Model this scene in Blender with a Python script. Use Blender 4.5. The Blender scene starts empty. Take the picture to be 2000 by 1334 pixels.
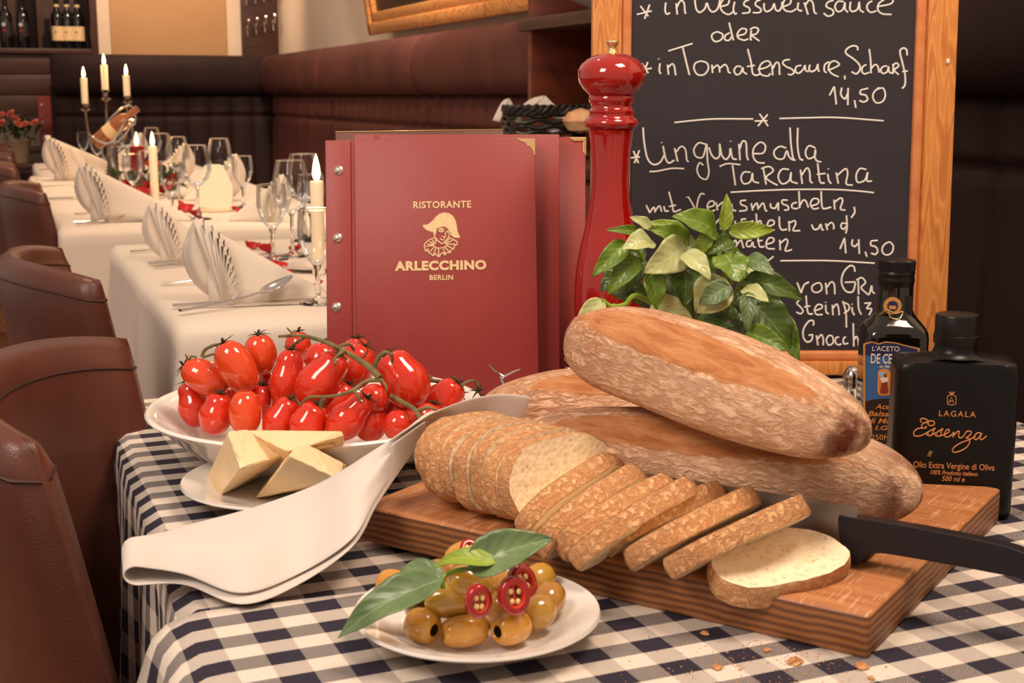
import bpy, bmesh, math, random
from mathutils import Vector, Matrix, Euler
random.seed(7)
SC = bpy.context.scene
COL = SC.collection
# ------------------------------------------------------------------ camera
F = 2600.0
CAMZ = 1.11
PITCH = math.atan((667 - 185) / F)
TT = 0.75                      # table top height
cam_d = bpy.data.cameras.new('camera')
cam = bpy.data.objects.new('camera', cam_d)
COL.objects.link(cam)
cam.location = (0, 0, CAMZ)
cam.rotation_euler = (math.pi / 2 - PITCH, 0, 0)
cam_d.sensor_width = 36
cam_d.lens = 36 * F / 2000
cam_d.clip_start = 0.02
cam_d.dof.use_dof = True
cam_d.dof.focus_distance = 1.3
cam_d.dof.aperture_fstop = 16
SC.camera = cam
SC.view_settings.view_transform = 'Standard'
SC.view_settings.look = 'None'
SC.view_settings.gamma = 1
SC.view_settings.use_curve_mapping = False
SC.view_settings.exposure = 0.28
# ------------------------------------------------------------------ world + lights
world = bpy.data.worlds.new('world')
SC.world = world
world.use_nodes = True
world.node_tree.nodes['Background'].inputs[0].default_value = (1.0, 0.77, 0.63, 1)
world.node_tree.nodes['Background'].inputs[1].default_value = 0.47

def area(name, loc, target, sx, sy, power, col):
    l = bpy.data.lights.new(name, 'AREA')
    l.shape = 'RECTANGLE'
    l.size, l.size_y, l.energy, l.color = sx, sy, power, col
    o = bpy.data.objects.new(name, l)
    COL.objects.link(o)
    o.location = loc
    d = Vector(target) - Vector(loc)
    o.rotation_euler = d.to_track_quat('-Z', 'Y').to_euler()
    return o

def spot(name, loc, target, power, col, angle=70, blend=0.6, rad=0.05):
    l = bpy.data.lights.new(name, 'SPOT')
    l.energy, l.color, l.spot_size, l.spot_blend, l.shadow_soft_size = power, col, math.radians(angle), blend, rad
    o = bpy.data.objects.new(name, l)
    COL.objects.link(o)
    o.location = loc
    o.rotation_euler = (Vector(target) - Vector(loc)).to_track_quat('-Z', 'Y').to_euler()
    return o

area('key_softbox', (-1.0, 0.1, 2.2), (0.15, 1.2, 0.8), 0.6, 0.75, 20, (1.0, 0.84, 0.72))
area('added_fill_front', (0.7, 0.9, 2.6), (0.3, 1.3, 0.75), 0.6, 0.6, 24, (1.0, 0.78, 0.6))  # unseen area light, added as fill over the front table
spot('ceiling_spot_a', (-0.5, 2.4, 2.75), (-0.6, 2.8, 0.75), 44, (1.0, 0.68, 0.42), 95)
spot('ceiling_spot_b', (-1.2, 4.3, 2.75), (-1.1, 4.5, 0.75), 66, (1.0, 0.64, 0.37), 95)
spot('ceiling_spot_c', (-2.0, 6.3, 2.75), (-1.9, 6.4, 0.75), 80, (1.0, 0.64, 0.37), 95)
spot('ceiling_spot_wall', (-1.9, 7.2, 2.6), (-2.25, 8.7, 1.9), 110, (1.0, 0.70, 0.46), 95)
spot('ceiling_spot_bench', (0.1, 3.6, 2.7), (0.15, 4.6, 1.35), 110, (1.0, 0.72, 0.5), 100)
spot('added_wall_wash', (-0.55, 4.9, 2.8), (-0.1, 5.9, 1.8), 170, (1.0, 0.76, 0.56), 95)  # unseen wall-washer, added to lift the dim right wall
# ------------------------------------------------------------------ projection helpers (photo pixels -> points in the place)
_c, _s = math.cos(PITCH), math.sin(PITCH)
FW, UP, RT = Vector((0, _c, -_s)), Vector((0, _s, _c)), Vector((1, 0, 0))
C0 = Vector((0, 0, CAMZ))
def ray(x, y): return RT * ((x - 1000) / F) + UP * ((667 - y) / F) + FW
def P(x, y, z=TT):
    d = ray(x, y)
    return C0 + d * ((z - CAMZ) / d.z)
def D(x, y, Y):
    d = ray(x, y)
    return C0 + d * (Y / d.y)
def pxm(Y, z=0.85):           # metres per photo pixel at depth Y, height z
    return (Vector((0, Y, z - CAMZ)).dot(FW)) / F
ANG = math.atan2(1020, 2644)   # room axes against the camera's
CA, SA = math.cos(ANG), math.sin(ANG)
def W(r, d, z=0.0): return Vector((r * CA - d * SA, r * SA + d * CA, z))
def RD(v): return (v.x * CA + v.y * SA, -v.x * SA + v.y * CA)
# ------------------------------------------------------------------ geometry helpers: geo = (verts, faces)
def join(*gs):
    V, Fc = [], []
    for v, f in gs:
        n = len(V)
        V += list(v)
        Fc += [tuple(i + n for i in q) for q in f]
    return V, Fc
def xf(g, m): return [m @ Vector(v) for v in g[0]], g[1]
def mv(g, x, y, z): return [(v[0] + x, v[1] + y, v[2] + z) for v in g[0]], g[1]
def box(x0, x1, y0, y1, z0, z1):
    v = [(x, y, z) for z in (z0, z1) for y in (y0, y1) for x in (x0, x1)]
    return v, [(0, 2, 3, 1), (4, 5, 7, 6), (0, 1, 5, 4), (2, 6, 7, 3), (0, 4, 6, 2), (1, 3, 7, 5)]
def rbox(x0, x1, y0, y1, z0, z1, b=0.005, seg=2):
    bm = bmesh.new()
    v, f = box(x0, x1, y0, y1, z0, z1)
    vs = [bm.verts.new(q) for q in v]
    for q in f: bm.faces.new([vs[i] for i in q])
    bmesh.ops.bevel(bm, geom=bm.edges[:], offset=b, segments=seg, profile=0.5, affect='EDGES')
    bm.verts.index_update()
    g = [tuple(q.co) for q in bm.verts], [tuple(x.index for x in q.verts) for q in bm.faces]
    bm.free()
    return g
def lathe(prof, seg=32, cap=True):
    V, Fc, n = [], [], len(prof)
    for i in range(seg):
        a = 2 * math.pi * i / seg
        for r, z in prof: V.append((r * math.cos(a), r * math.sin(a), z))
    for i in range(seg):
        j = (i + 1) % seg
        for k in range(n - 1): Fc.append((i * n + k, j * n + k, j * n + k + 1, i * n + k + 1))
    if cap:
        if prof[0][0] > 1e-6: Fc.append(tuple(i * n for i in range(seg))[::-1])
        if prof[-1][0] > 1e-6: Fc.append(tuple(i * n + n - 1 for i in range(seg)))
    return V, Fc
def cr(pts, n=6, closed=False):
    pts = [Vector(p) for p in pts]
    if len(pts) < 3 and not closed: return pts
    out, m = [], len(pts)
    for i in range(m if closed else m - 1):
        p0 = pts[(i - 1) % m] if (closed or i > 0) else pts[0] * 2 - pts[1]
        p1, p2 = pts[i], pts[(i + 1) % m]
        p3 = pts[(i + 2) % m] if (closed or i + 2 < m) else p2 * 2 - p1
        for k in range(n):
            t = k / n
            out.append(0.5 * ((2 * p1) + (p2 - p0) * t + (2 * p0 - 5 * p1 + 4 * p2 - p3) * t * t + (3 * p1 - p0 - 3 * p2 + p3) * t ** 3))
    if not closed: out.append(pts[-1])
    return out
def tube(path, rad, seg=8, caps=True, flat=1.0):
    path = [Vector(p) for p in path]
    n = len(path)
    rf = rad if callable(rad) else (lambda t: rad)
    V, Fc = [], []
    t0 = (path[1] - path[0]).normalized()
    ref = Vector((0, 0, 1)) if abs(t0.z) < 0.9 else Vector((0, 1, 0))
    nrm = t0.cross(ref).normalized()
    for i, p in enumerate(path):
        t = (path[min(i + 1, n - 1)] - path[max(i - 1, 0)])
        if t.length < 1e-9: t = t0
        t = t.normalized()
        nrm = (nrm - t * nrm.dot(t)).normalized()
        b = t.cross(nrm)
        r = rf(i / (n - 1))
        for k in range(seg):
            a = 2 * math.pi * k / seg
            V.append(p + nrm * (math.cos(a) * r) + b * (math.sin(a) * r * flat))
    for i in range(n - 1):
        for k in range(seg):
            l = (k + 1) % seg
            Fc.append((i * seg + k, i * seg + l, (i + 1) * seg + l, (i + 1) * seg + k))
    if caps:
        Fc.append(tuple(range(seg))[::-1])
        Fc.append(tuple((n - 1) * seg + k for k in range(seg)))
    return V, Fc
def loft(rings, closed=True, caps=True):
    n, m = len(rings), len(rings[0])
    V = [tuple(p) for r in rings for p in r]
    Fc = []
    for i in range(n - 1):
        for k in range(m if closed else m - 1):
            l = (k + 1) % m
            Fc.append((i * m + k, i * m + l, (i + 1) * m + l, (i + 1) * m + k))
    if caps and closed:
        Fc.append(tuple(range(m))[::-1])
        Fc.append(tuple((n - 1) * m + k for k in range(m)))
    return V, Fc
def grid(fn, nu, nv):
    V = [fn(i / nu, j / nv) for i in range(nu + 1) for j in range(nv + 1)]
    Fc = [(i * (nv + 1) + j, (i + 1) * (nv + 1) + j, (i + 1) * (nv + 1) + j + 1, i * (nv + 1) + j + 1) for i in range(nu) for j in range(nv)]
    return V, Fc
def extr(outline, y0, y1):     # outline of (x, z) extruded along y
    n = len(outline)
    V = [(x, y0, z) for x, z in outline] + [(x, y1, z) for x, z in outline]
    Fc = [tuple(range(n)), tuple(range(n, 2 * n))[::-1]] + [(i, i + n, (i + 1) % n + n, (i + 1) % n) for i in range(n)]
    return V, Fc
def supere(hx, hy, z, n=4.0, seg=40):
    out = []
    for i in range(seg):
        a = 2 * math.pi * i / seg
        c, s = math.cos(a), math.sin(a)
        k = (abs(c) ** n + abs(s) ** n) ** (-1 / n)
        out.append((hx * c * k, hy * s * k, z))
    return out
# ------------------------------------------------------------------ object helpers
def mk(name, g, mat, parent=None, loc=None, rot=None, smooth=True, sub=0, solid=0, sharp=40, uv=None, fm=None, bev=0):
    me = bpy.data.meshes.new(name)
    V, Fc = g
    me.from_pydata([tuple(v) for v in V], [], Fc)
    bm = bmesh.new(); bm.from_mesh(me)
    bmesh.ops.recalc_face_normals(bm, faces=bm.faces[:])
    bm.to_mesh(me); bm.free()
    mats = mat if isinstance(mat, (list, tuple)) else [mat]
    for m in mats: me.materials.append(m)
    if fm:
        for p in me.polygons: p.material_index = fm(p)
    if uv:
        ul = me.uv_layers.new(name='UVMap')
        for l in me.loops: ul.data[l.index].uv = uv[l.vertex_index]
    if smooth:
        me.shade_smooth()
        if sharp: me.set_sharp_from_angle(angle=math.radians(sharp))
    o = bpy.data.objects.new(name, me)
    COL.objects.link(o)
    if parent: o.parent = parent
    if loc is not None: o.location = loc
    if rot is not None: o.rotation_euler = rot
    if bev:
        b = o.modifiers.new('bevel', 'BEVEL'); b.width = bev; b.segments = 2; b.limit_method = 'ANGLE'
    if solid:
        s = o.modifiers.new('solid', 'SOLIDIFY'); s.thickness = solid; s.offset = 0
    if sub:
        s = o.modifiers.new('sub', 'SUBSURF'); s.levels = sub; s.render_levels = sub
    return o
def tag(o, label, cat, group=None, kind=None):
    o['label'] = label
    o['category'] = cat
    if group: o['group'] = group
    if kind: o['kind'] = kind
    return o
def thing(name, label, cat, loc=(0, 0, 0), rot=(0, 0, 0), group=None):
    o = bpy.data.objects.new(name, None)
    o.empty_display_size = 0.05
    COL.objects.link(o)
    o.location = loc
    o.rotation_euler = rot
    return tag(o, label, cat, group)
def struct(name, g, mat, parent=None, label=None, **k):
    o = mk(name, g, mat, parent, **k)
    o['kind'] = 'structure'
    if label: o['label'] = label
    return o
def dup(o, loc=None, rot=None, label=None, parent=None, scale=None):
    c = o.copy(); COL.objects.link(c)
    if parent: c.parent = parent
    if loc is not None: c.location = loc
    if rot is not None: c.rotation_euler = rot
    if scale is not None: c.scale = (scale,) * 3
    if label: c['label'] = label
    for ch in list(o.children): dup(ch, parent=c)
    return c
def local(g, loc): return [Vector(v) - Vector(loc) for v in g[0]], g[1]
def frame(o, x, z):            # rotation matrix with x axis along x and z axis near z, at o
    x = Vector(x).normalized(); z = Vector(z)
    z = (z - x * z.dot(x)).normalized(); y = z.cross(x)
    m = Matrix((x, y, z)).transposed().to_4x4(); m.translation = o
    return m
def txt(name, s, size, mat, parent, x, z, y=-0.0004, align='CENTER', shear=0, off=0, sx=1.0, sp=1.0, ext=0.00015, rz=0):
    c = bpy.data.curves.new(name, 'FONT')
    c.body, c.size, c.align_x, c.shear, c.offset, c.extrude, c.space_character = s, size, align, shear, off, ext, sp
    c.resolution_u = 4
    c.materials.append(mat)
    o = bpy.data.objects.new(name, c)
    COL.objects.link(o)
    o.parent = parent
    o.location = (x, y, z)
    o.rotation_euler = (math.pi / 2, -rz, 0)
    o.scale = (sx, 1, 1)
    return o
# ------------------------------------------------------------------ materials
def lin(c):
    f = lambda v: (v / 255 / 12.92) if v / 255 <= 0.04045 else ((v / 255 + 0.055) / 1.055) ** 2.4
    return (f(c[0]), f(c[1]), f(c[2]), 1)
class NT:
    def __init__(s, name):
        s.m = bpy.data.materials.new(name); s.m.use_nodes = True
        s.t = s.m.node_tree; s.n = s.t.nodes; s.b = s.n['Principled BSDF']; s.out = s.n['Material Output']
    def new(s, typ, ins=None, **kw):
        n = s.n.new('ShaderNode' + typ)
        for k, v in kw.items(): setattr(n, k, v)
        for k, v in (ins or {}).items(): s.set(n, k, v)
        return n
    def set(s, n, k, v):
        i = n.inputs[k]
        if hasattr(v, 'is_output') or hasattr(v, 'links'): s.t.links.new(v, i)
        elif isinstance(v, bpy.types.Node): s.t.links.new(v.outputs[0], i)
        else: i.default_value = v
    def math(s, op, a, b=0.0, c=0.0, clamp=False):
        n = s.new('Math', operation=op, use_clamp=clamp)
        for k, v in enumerate((a, b, c)): s.set(n, k, v)
        return n.outputs[0]
    def mix(s, f, a, b, mode='MIX'):
        n = s.new('Mix', data_type='RGBA', blend_type=mode)
        s.set(n, 0, f); s.set(n, 6, a); s.set(n, 7, b)
        return n.outputs[2]
    def coord(s, kind='Object', scale=(1, 1, 1)):
        t = s.new('TexCoord')
        mp = s.new('Mapping', {0: t.outputs[kind], 'Scale': scale})
        return mp.outputs[0]
    def noise(s, vec, scale, det=4, rough=0.55, dist=0.0):
        return s.new('TexNoise', {'Vector': vec, 'Scale': scale, 'Detail': det, 'Roughness': rough, 'Distortion': dist}).outputs[0]
    def ramp(s, fac, stops):
        n = s.new('ValToRGB', {0: fac})
        e = n.color_ramp.elements
        while len(e) < len(stops): e.new(0.5)
        for q, (p, c) in zip(e, stops):
            q.position = p; q.color = c if len(c) == 4 else lin(c)
        return n.outputs[0]
    def bump(s, h, strength=0.3, dist=0.002):
        n = s.new('Bump', {'Strength': strength, 'Distance': dist, 'Height': h})
        s.set(s.b, 'Normal', n.outputs[0])
    def sets(s, **k):
        for a, v in k.items(): s.set(s.b, a.replace('_', ' '), v)
def g1(v): return (v, v, v, 1)
def mat(name, col, rough=0.5, col2=None, nscale=8, lo=0.35, hi=0.65, bump=0, bscale=80, bdist=0.001, metal=0, spec=0.5, coat=0, sss=0, sheen=0, stretch=(1, 1, 1), trans=0, emit=None, es=0, ior=1.45):
    n = NT(name)
    vec = n.coord('Object', stretch) if (col2 or bump) else None
    if col2: n.sets(Base_Color=n.ramp(n.noise(vec, nscale), [(lo, lin(col)), (hi, lin(col2))]))
    else: n.sets(Base_Color=lin(col))
    n.sets(Roughness=rough, Metallic=metal, IOR=ior)
    n.b.inputs['Specular IOR Level'].default_value = spec
    n.b.inputs['Coat Weight'].default_value = coat
    n.b.inputs['Coat Roughness'].default_value = 0.08
    n.b.inputs['Transmission Weight'].default_value = trans
    if sss:
        n.b.inputs['Subsurface Weight'].default_value = sss
        n.b.inputs['Subsurface Radius'].default_value = (0.008, 0.004, 0.002)
        n.b.inputs['Subsurface Scale'].default_value = 0.5
    if sheen: n.b.inputs['Sheen Weight'].default_value = sheen
    if emit:
        n.b.inputs['Emission Color'].default_value = lin(emit)
        n.b.inputs['Emission Strength'].default_value = es
    if bump: n.bump(n.noise(vec, bscale, 5), bump, bdist)
    return n.m
def wood(name, c1, c2, c3, scale=(1, 1, 1), rings=9, rough=0.4, bump=0.15):
    n = NT(name)
    v = n.coord('Object', scale)
    big = n.noise(v, 2.2, 3)
    vv = n.new('VectorMath', {0: v, 1: big}, operation='ADD').outputs[0]
    w = n.new('TexWave', {'Vector': vv, 'Scale': rings, 'Distortion': 3.0, 'Detail': 3, 'Detail Scale': 1.5}, wave_type='BANDS', bands_direction='Z')
    f = n.math('ADD', n.math('MULTIPLY', w.outputs[1], 0.6), n.math('MULTIPLY', n.noise(v, 30, 5), 0.4))
    n.sets(Base_Color=n.ramp(f, [(0.2, lin(c1)), (0.5, lin(c2)), (0.8, lin(c3))]), Roughness=rough)
    n.bump(f, bump, 0.001)
    return n.m
def thin_glass(name, tint=(0.97, 0.97, 0.96)):
    n = NT(name)
    lw = n.new('LayerWeight', {'Blend': 0.28})
    tr = n.new('BsdfTransparent', {0: (*tint, 1)})
    gl = n.new('BsdfGlossy', {'Color': (1, 1, 1, 1), 'Roughness': 0.015})
    fac = n.math('MULTIPLY', lw.outputs[0], 0.75, clamp=True)
    mx = n.new('MixShader', {0: fac, 1: tr.outputs[0], 2: gl.outputs[0]})
    n.t.links.new(mx.outputs[0], n.out.inputs[0])
    return n.m
M_white_cloth = mat('white_linen', (224, 212, 198), 0.85, bump=0.12, bscale=900, bdist=0.0004, sheen=0.2)
M_napkin = mat('napkin_linen', (206, 197, 188), 0.8, bump=0.08, bscale=1200, bdist=0.0003, sheen=0.2, sss=0.0)
M_ceramic = mat('white_ceramic', (232, 226, 218), 0.12, coat=0.6)
M_steel = mat('polished_steel', (205, 200, 196), 0.16, metal=1)
M_darksteel = mat('tarnished_silver', (120, 105, 95), 0.25, metal=1)
M_gold = mat('brass', (222, 186, 132), 0.3, metal=0.75)
M_glass = thin_glass('thin_clear_glass')
M_glass_solid = mat('solid_clear_glass', (255, 255, 255), 0.02, trans=1.0, ior=1.4)
M_wax = mat('candle_wax', (245, 228, 200), 0.5, sss=0.4)
M_black = mat('black_plastic', (20, 18, 18), 0.35, spec=0.3)
M_dark = mat('near_black', (14, 12, 12), 0.6)
def emitm(name, col, s):
    n = NT(name)
    e = n.new('Emission', {0: lin(col), 1: s})
    n.t.links.new(e.outputs[0], n.out.inputs[0])
    return n.m
M_flame = emitm('candle_flame', (255, 214, 140), 14)
def leather(name, c1, c2, rough=0.38):
    n = NT(name)
    v = n.coord('Object')
    vo = n.new('TexVoronoi', {'Vector': v, 'Scale': 260.0}, feature='DISTANCE_TO_EDGE')
    n.sets(Base_Color=n.ramp(n.noise(v, 6, 4), [(0.3, lin(c1)), (0.7, lin(c2))]), Roughness=rough)
    n.bump(n.math('MINIMUM', vo.outputs[0], 0.25), 0.35, 0.0012)
    return n.m
M_leather = leather('brown_leather', (80, 42, 32), (98, 53, 40))
M_seam = mat('seam_thread', (60, 30, 22), 0.6)
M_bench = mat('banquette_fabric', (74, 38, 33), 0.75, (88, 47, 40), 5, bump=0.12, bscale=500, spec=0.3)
M_bench_dark_shaded = mat('banquette_fabric_dark_shaded', (38, 23, 24), 0.7, (46, 28, 28), 5, bump=0.12, bscale=500, spec=0.25)  # near section's shade is put into this darker colour; back bench shares it
M_wall = mat('cream_plaster', (226, 208, 188), 0.9, (218, 198, 176), 3, bump=0.1, bscale=60)
M_wall_warm = mat('apricot_plaster', (194, 154, 116), 0.9, (186, 144, 104), 2)
M_darkwood = mat('dark_stained_wood', (58, 34, 30), 0.45, (72, 44, 38), 6, stretch=(1, 1, 8), bump=0.1, bscale=60)
M_redwood = mat('reddish_cabinet_wood', (112, 52, 32), 0.4, (84, 36, 24), 5, stretch=(1, 1, 5), bump=0.1, bscale=60)
M_pine = wood('honey_pine', (196, 124, 58), (214, 144, 72), (182, 108, 48), (9, 9, 0.9), 3, 0.45, 0.1)
M_goldframe = wood('gilded_pine', (198, 138, 78), (212, 152, 90), (176, 112, 58), (2, 2, 2), 4, 0.4, 0.1)
M_floor = wood('floor_oak', (132, 84, 52), (150, 100, 64), (116, 72, 44), (6, 0.7, 6), 3, 0.35, 0.1)
# ================================================================== THE SETTING
ROT = (0, 0, ANG)
floor = struct('floor', box(-3.2, 2.0, -1.2, 9.6, -0.06, -0.012), M_dark, rot=ROT, smooth=False)
pl = None
for i in range(26):
    for j in range(5):
        x0, y0 = -1.5 + i * 0.13, -0.9 + j * 2.0 + (i % 3) * 0.55 - 0.6
        if pl is None:
            pl = mk('plank', rbox(0, 0.127, 0, 1.995, -0.012, 0, 0.002, 1), M_floor, floor, loc=(x0, y0, 0), smooth=False)
        else:
            q = pl.copy(); COL.objects.link(q); q.location = (x0, y0, 0)
# walls (room coordinates: x = r, y = d)
struct('wall_right', box(1.78, 1.9, -0.6, 8.75, 0, 3.0), M_wall, rot=ROT, smooth=False)
struct('wall_back', box(0.645, 1.9, 8.75, 8.9, 0, 3.0), M_wall, rot=ROT, smooth=False)
struct('wall_left_end', box(-3.0, 0.4, 9.05, 9.2, 0, 3.0), M_wall, rot=ROT, smooth=False)
bp = struct('trim_1', rbox(0.72, 1.43, 8.735, 8.752, 1.0, 2.6, 0.006), M_wall_warm, rot=ROT, label='warm apricot wall panel above the far bench')
# ---- banquettes
def bench_section(label, d0, d1, r_front, loc, rot, dark=False, seat=None):
    """local x = along the bench (0..L), y = into the wall, z up"""
    L = d1 - d0
    t = thing('banquette_section', label, 'bench', loc, rot, 'upholstered banquette sections')
    m = M_bench_dark_shaded if dark else M_bench
    def roll(u, v):
        x = 0.006 + (L - 0.012) * u
        a = 2 * math.pi * v
        edge = min(u, 1 - u) * L
        sh = min(1.0, edge / 0.03)
        sh = 0.86 + 0.14 * math.sqrt(max(0.0, 1 - (1 - sh) ** 2))
        c, s = math.cos(a), math.sin(a)
        n = 2.6
        k = (abs(c) ** n + abs(s) ** n) ** (-1 / n)
        return (x, 0.055 - 0.095 * c * k * sh, 1.225 + 0.116 * s * k * sh)
    us = 40
    uu = [0, 0.004, 0.01, 0.02] + [0.02 + 0.96 * i / us for i in range(1, us)] + [0.98, 0.99, 0.996, 1]
    rings = [[roll(u, j / 28) for j in range(28)] for u in uu]
    mk('headrest_roll', loft(rings), m, t, sharp=60)
    npl = max(3, round(L / 0.135))
    def back(u, v):
        x = 0.008 + (L - 0.016) * u
        z = 0.44 + 0.68 * v
        ph = u * npl
        f = abs(math.sin(math.pi * ph)) ** 0.55
        tuck = math.exp(-((z - 0.985) / 0.012) ** 2) * 0.02
        edge = min(u, 1 - u) * L
        rr = 0.03 * max(0, 1 - edge / 0.03) ** 2
        top = 0.05 * max(0, (z - 1.08) / 0.04) ** 2
        return (x, 0.02 - 0.018 * f + tuck + rr + top + 0.03 * v, z)
    mk('pleated_back', join(grid(back, npl * 8, 60)), m, t, sharp=0)
    mk('back_panel', box(0.0, L, 0.07, 0.2, 0.0, 1.16), m, t, smooth=False)
    mk('seat_cushion', rbox(0.004, (seat or L) - 0.004, -0.46, 0.05, 0.36, 0.47, 0.03, 3), m, t)
    mk('base', box(0.0, seat or L, -0.42, 0.07, 0.0, 0.36), M_darkwood, t, smooth=False)
    return t
RB = 1.55
rsec = [(6.60, 8.13, 'maroon banquette section at the far corner of the right wall'),
        (5.02, 6.58, 'maroon banquette section under the left end of the framed picture'),
        (3.58, 5.00, 'maroon banquette section left of the reddish cabinet'),
        (0.60, 2.40, 'banquette section right of the chalkboard, its shade painted near black')]
for d0, d1, lb in rsec:
    # bench along d: local x -> d axis, local y -> +r ; rotation z = ANG + 90deg gives local x = d dir, local y = -r dir -> mirror by starting at far end
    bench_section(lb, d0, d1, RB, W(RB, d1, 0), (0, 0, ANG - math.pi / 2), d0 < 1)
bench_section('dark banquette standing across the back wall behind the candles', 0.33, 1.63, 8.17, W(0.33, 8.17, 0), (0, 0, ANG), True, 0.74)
# ---- wine shelf unit against the far left wall
sh = thing('wine_shelf', 'dark stained wall shelf holding wine bottles', 'shelf', W(-1.6, 8.7, 0), ROT)
mk('back_board', box(0, 2.20, 0.30, 0.33, 1.0, 2.6), M_darkwood, sh, smooth=False)
mk('side_panel', rbox(2.20, 2.243, 0.0, 0.3, 0.98, 2.6, 0.003), M_darkwood, sh)
mk('shelf_board', rbox(0, 2.20, 0.0, 0.3, 1.355, 1.385, 0.003), M_darkwood, sh)
mk('shelf_board', rbox(0, 2.20, 0.0, 0.3, 1.95, 1.98, 0.003), M_darkwood, sh)
mk('divider', rbox(1.895, 1.918, 0.02, 0.3, 1.385, 1.95, 0.002), M_darkwood, sh)
for k in range(3):
    mk('lower_panel', rbox(0, 2.20, 0.03, 0.06, 0.985 + k * 0.124, 1.105 + k * 0.124, 0.004), M_darkwood, sh)
M_bottle = mat('dark_wine_glass', (16, 14, 16), 0.08, coat=0.5)
M_lab1 = mat('cream_paper_label', (226, 196, 150), 0.7)
M_lab2 = mat('black_paper_label', (30, 24, 30), 0.6)
M_lab_red = mat('red_print', (140, 40, 44), 0.6)
M_lab_wht = mat('pale_print', (190, 180, 178), 0.6)
bprof = [(0, 0), (0.034, 0), (0.037, 0.006), (0.037, 0.185), (0.034, 0.205), (0.02, 0.228), (0.0145, 0.245), (0.0142, 0.288), (0.016, 0.29), (0.016, 0.3), (0, 0.3)]
cap_prof = [(0.0148, 0.25), (0.0148, 0.287), (0.0166, 0.289), (0.0166, 0.302), (0, 0.303)]
def wine_bottle(label, px, py, light):
    Y = 8.82 / (0.933 - 0.36 * (px - 1000) / 2644)
    p = D(px, py, Y)
    t = thing('wine_bottle', label, 'bottle', (p.x, p.y, 1.386), (0, 0, 0.35), 'wine bottles on the far shelf')
    mk('glass', lathe(bprof, 20), M_bottle, t)
    mk('capsule', lathe(cap_prof, 16), M_black, t)
    lab = [(0.0374, 0.05 if light else 0.07), (0.0374, 0.135 if light else 0.155)]
    mk('label', lathe(lab, 24, False), M_lab1 if light else M_lab2, t)
    if light:
        mk('neck_label', lathe([(0.0152, 0.252), (0.0152, 0.266)], 16, False), M_lab1, t)
        mk('label_crest', mv(lathe([(0, 0), (0.006, 0), (0.004, 0.001), (0, 0.001)], 8), 0, 0, 0), M_seam, t, loc=(-0.0128, -0.0354, 0.1), rot=(1.57, 0, -0.35))
    else:
        mk('label_star', lathe([(0, 0), (0.013, 0), (0.012, 0.001), (0, 0.001)], 8), M_lab_wht, t, loc=(-0.0128, -0.0354, 0.14), rot=(1.57, 0, -0.35))
        mk('label_seal', lathe([(0, 0), (0.01, 0), (0.009, 0.001), (0, 0.001)], 8), M_lab_red, t, loc=(-0.0128, -0.0354, 0.105), rot=(1.57, 0, -0.35))
for lb, px, li in (('dark wine bottle with black label at the far left of the shelf', 15, 0), ('dark wine bottle with black label left of the shelf divider', 48, 0),
                   ('cream labelled wine bottle just right of the shelf divider', 115, 1), ('middle one of the three cream labelled wine bottles', 135, 1),
                   ('rightmost cream labelled wine bottle near the shelf end panel', 155, 1)):
    wine_bottle(lb, px, 100, li)
sd_ = thing('sideboard', 'low dark sideboard below the wine shelf', 'sideboard', W(-1.5, 8.42, 0), ROT)
mk('top', rbox(0, 2.1, 0, 0.29, 0.775, 0.80, 0.003), M_darkwood, sd_)
mk('body', rbox(0.01, 2.09, 0.01, 0.28, 0.0, 0.775, 0.003), M_darkwood, sd_)
fm_ = thing('menu', 'small red menu standing far back left of the dark bench', 'menu', W(0.265, 8.55, 0.801), (math.radians(-6), 0, ANG))
M_far = mat('far_red_cover', (122, 38, 34), 0.45)
mc_ = mk('front_cover', rbox(0, 0.24, 0, 0.004, 0, 0.305, 0.001, 1), M_far, fm_)
mk('back_cover', rbox(0, 0.24, 0.012, 0.016, 0, 0.305, 0.001, 1), M_far, fm_)
for zz in (0.05, 0.15, 0.25): mk('rivet', xf(lathe([(0, 0.004), (0.006, 0.002), (0.007, 0)], 12), Matrix.Translation((0.022, 0, zz)) @ Matrix.Rotation(math.pi / 2, 4, 'X')), M_steel, mc_)
# ---- coat hook board on the back wall
hb = thing('coat_rack', 'brown board with rows of chrome coat hooks in the back corner', 'coat rack', W(1.52, 8.74, 0), ROT)
mk('board', rbox(0.0, 0.235, -0.03, 0.0, 1.1, 2.4, 0.004), M_darkwood, hb)
hk = join(tube(cr([(0, -0.005, 0.0), (0, -0.03, -0.015), (0, -0.06, -0.005), (0, -0.07, 0.03)], 4), 0.0055, 6), rbox(-0.006, 0.006, -0.012, 0, -0.055, 0.012, 0.002, 1), mv(lathe([(0, 0), (0.008, 0.003), (0.01, 0.01), (0.006, 0.018), (0, 0.02)], 8), 0, -0.07, 0.03))
h0 = None
for row, z in enumerate((1.53, 1.72, 1.92)):
    for i in range(4):
        l = (0.035 + i * 0.055, -0.03, z + i * 0.012)
        if h0 is None: h0 = mk('hook', hk, M_steel, hb, loc=l)
        else:
            q = h0.copy(); COL.objects.link(q); q.location = l
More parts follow.
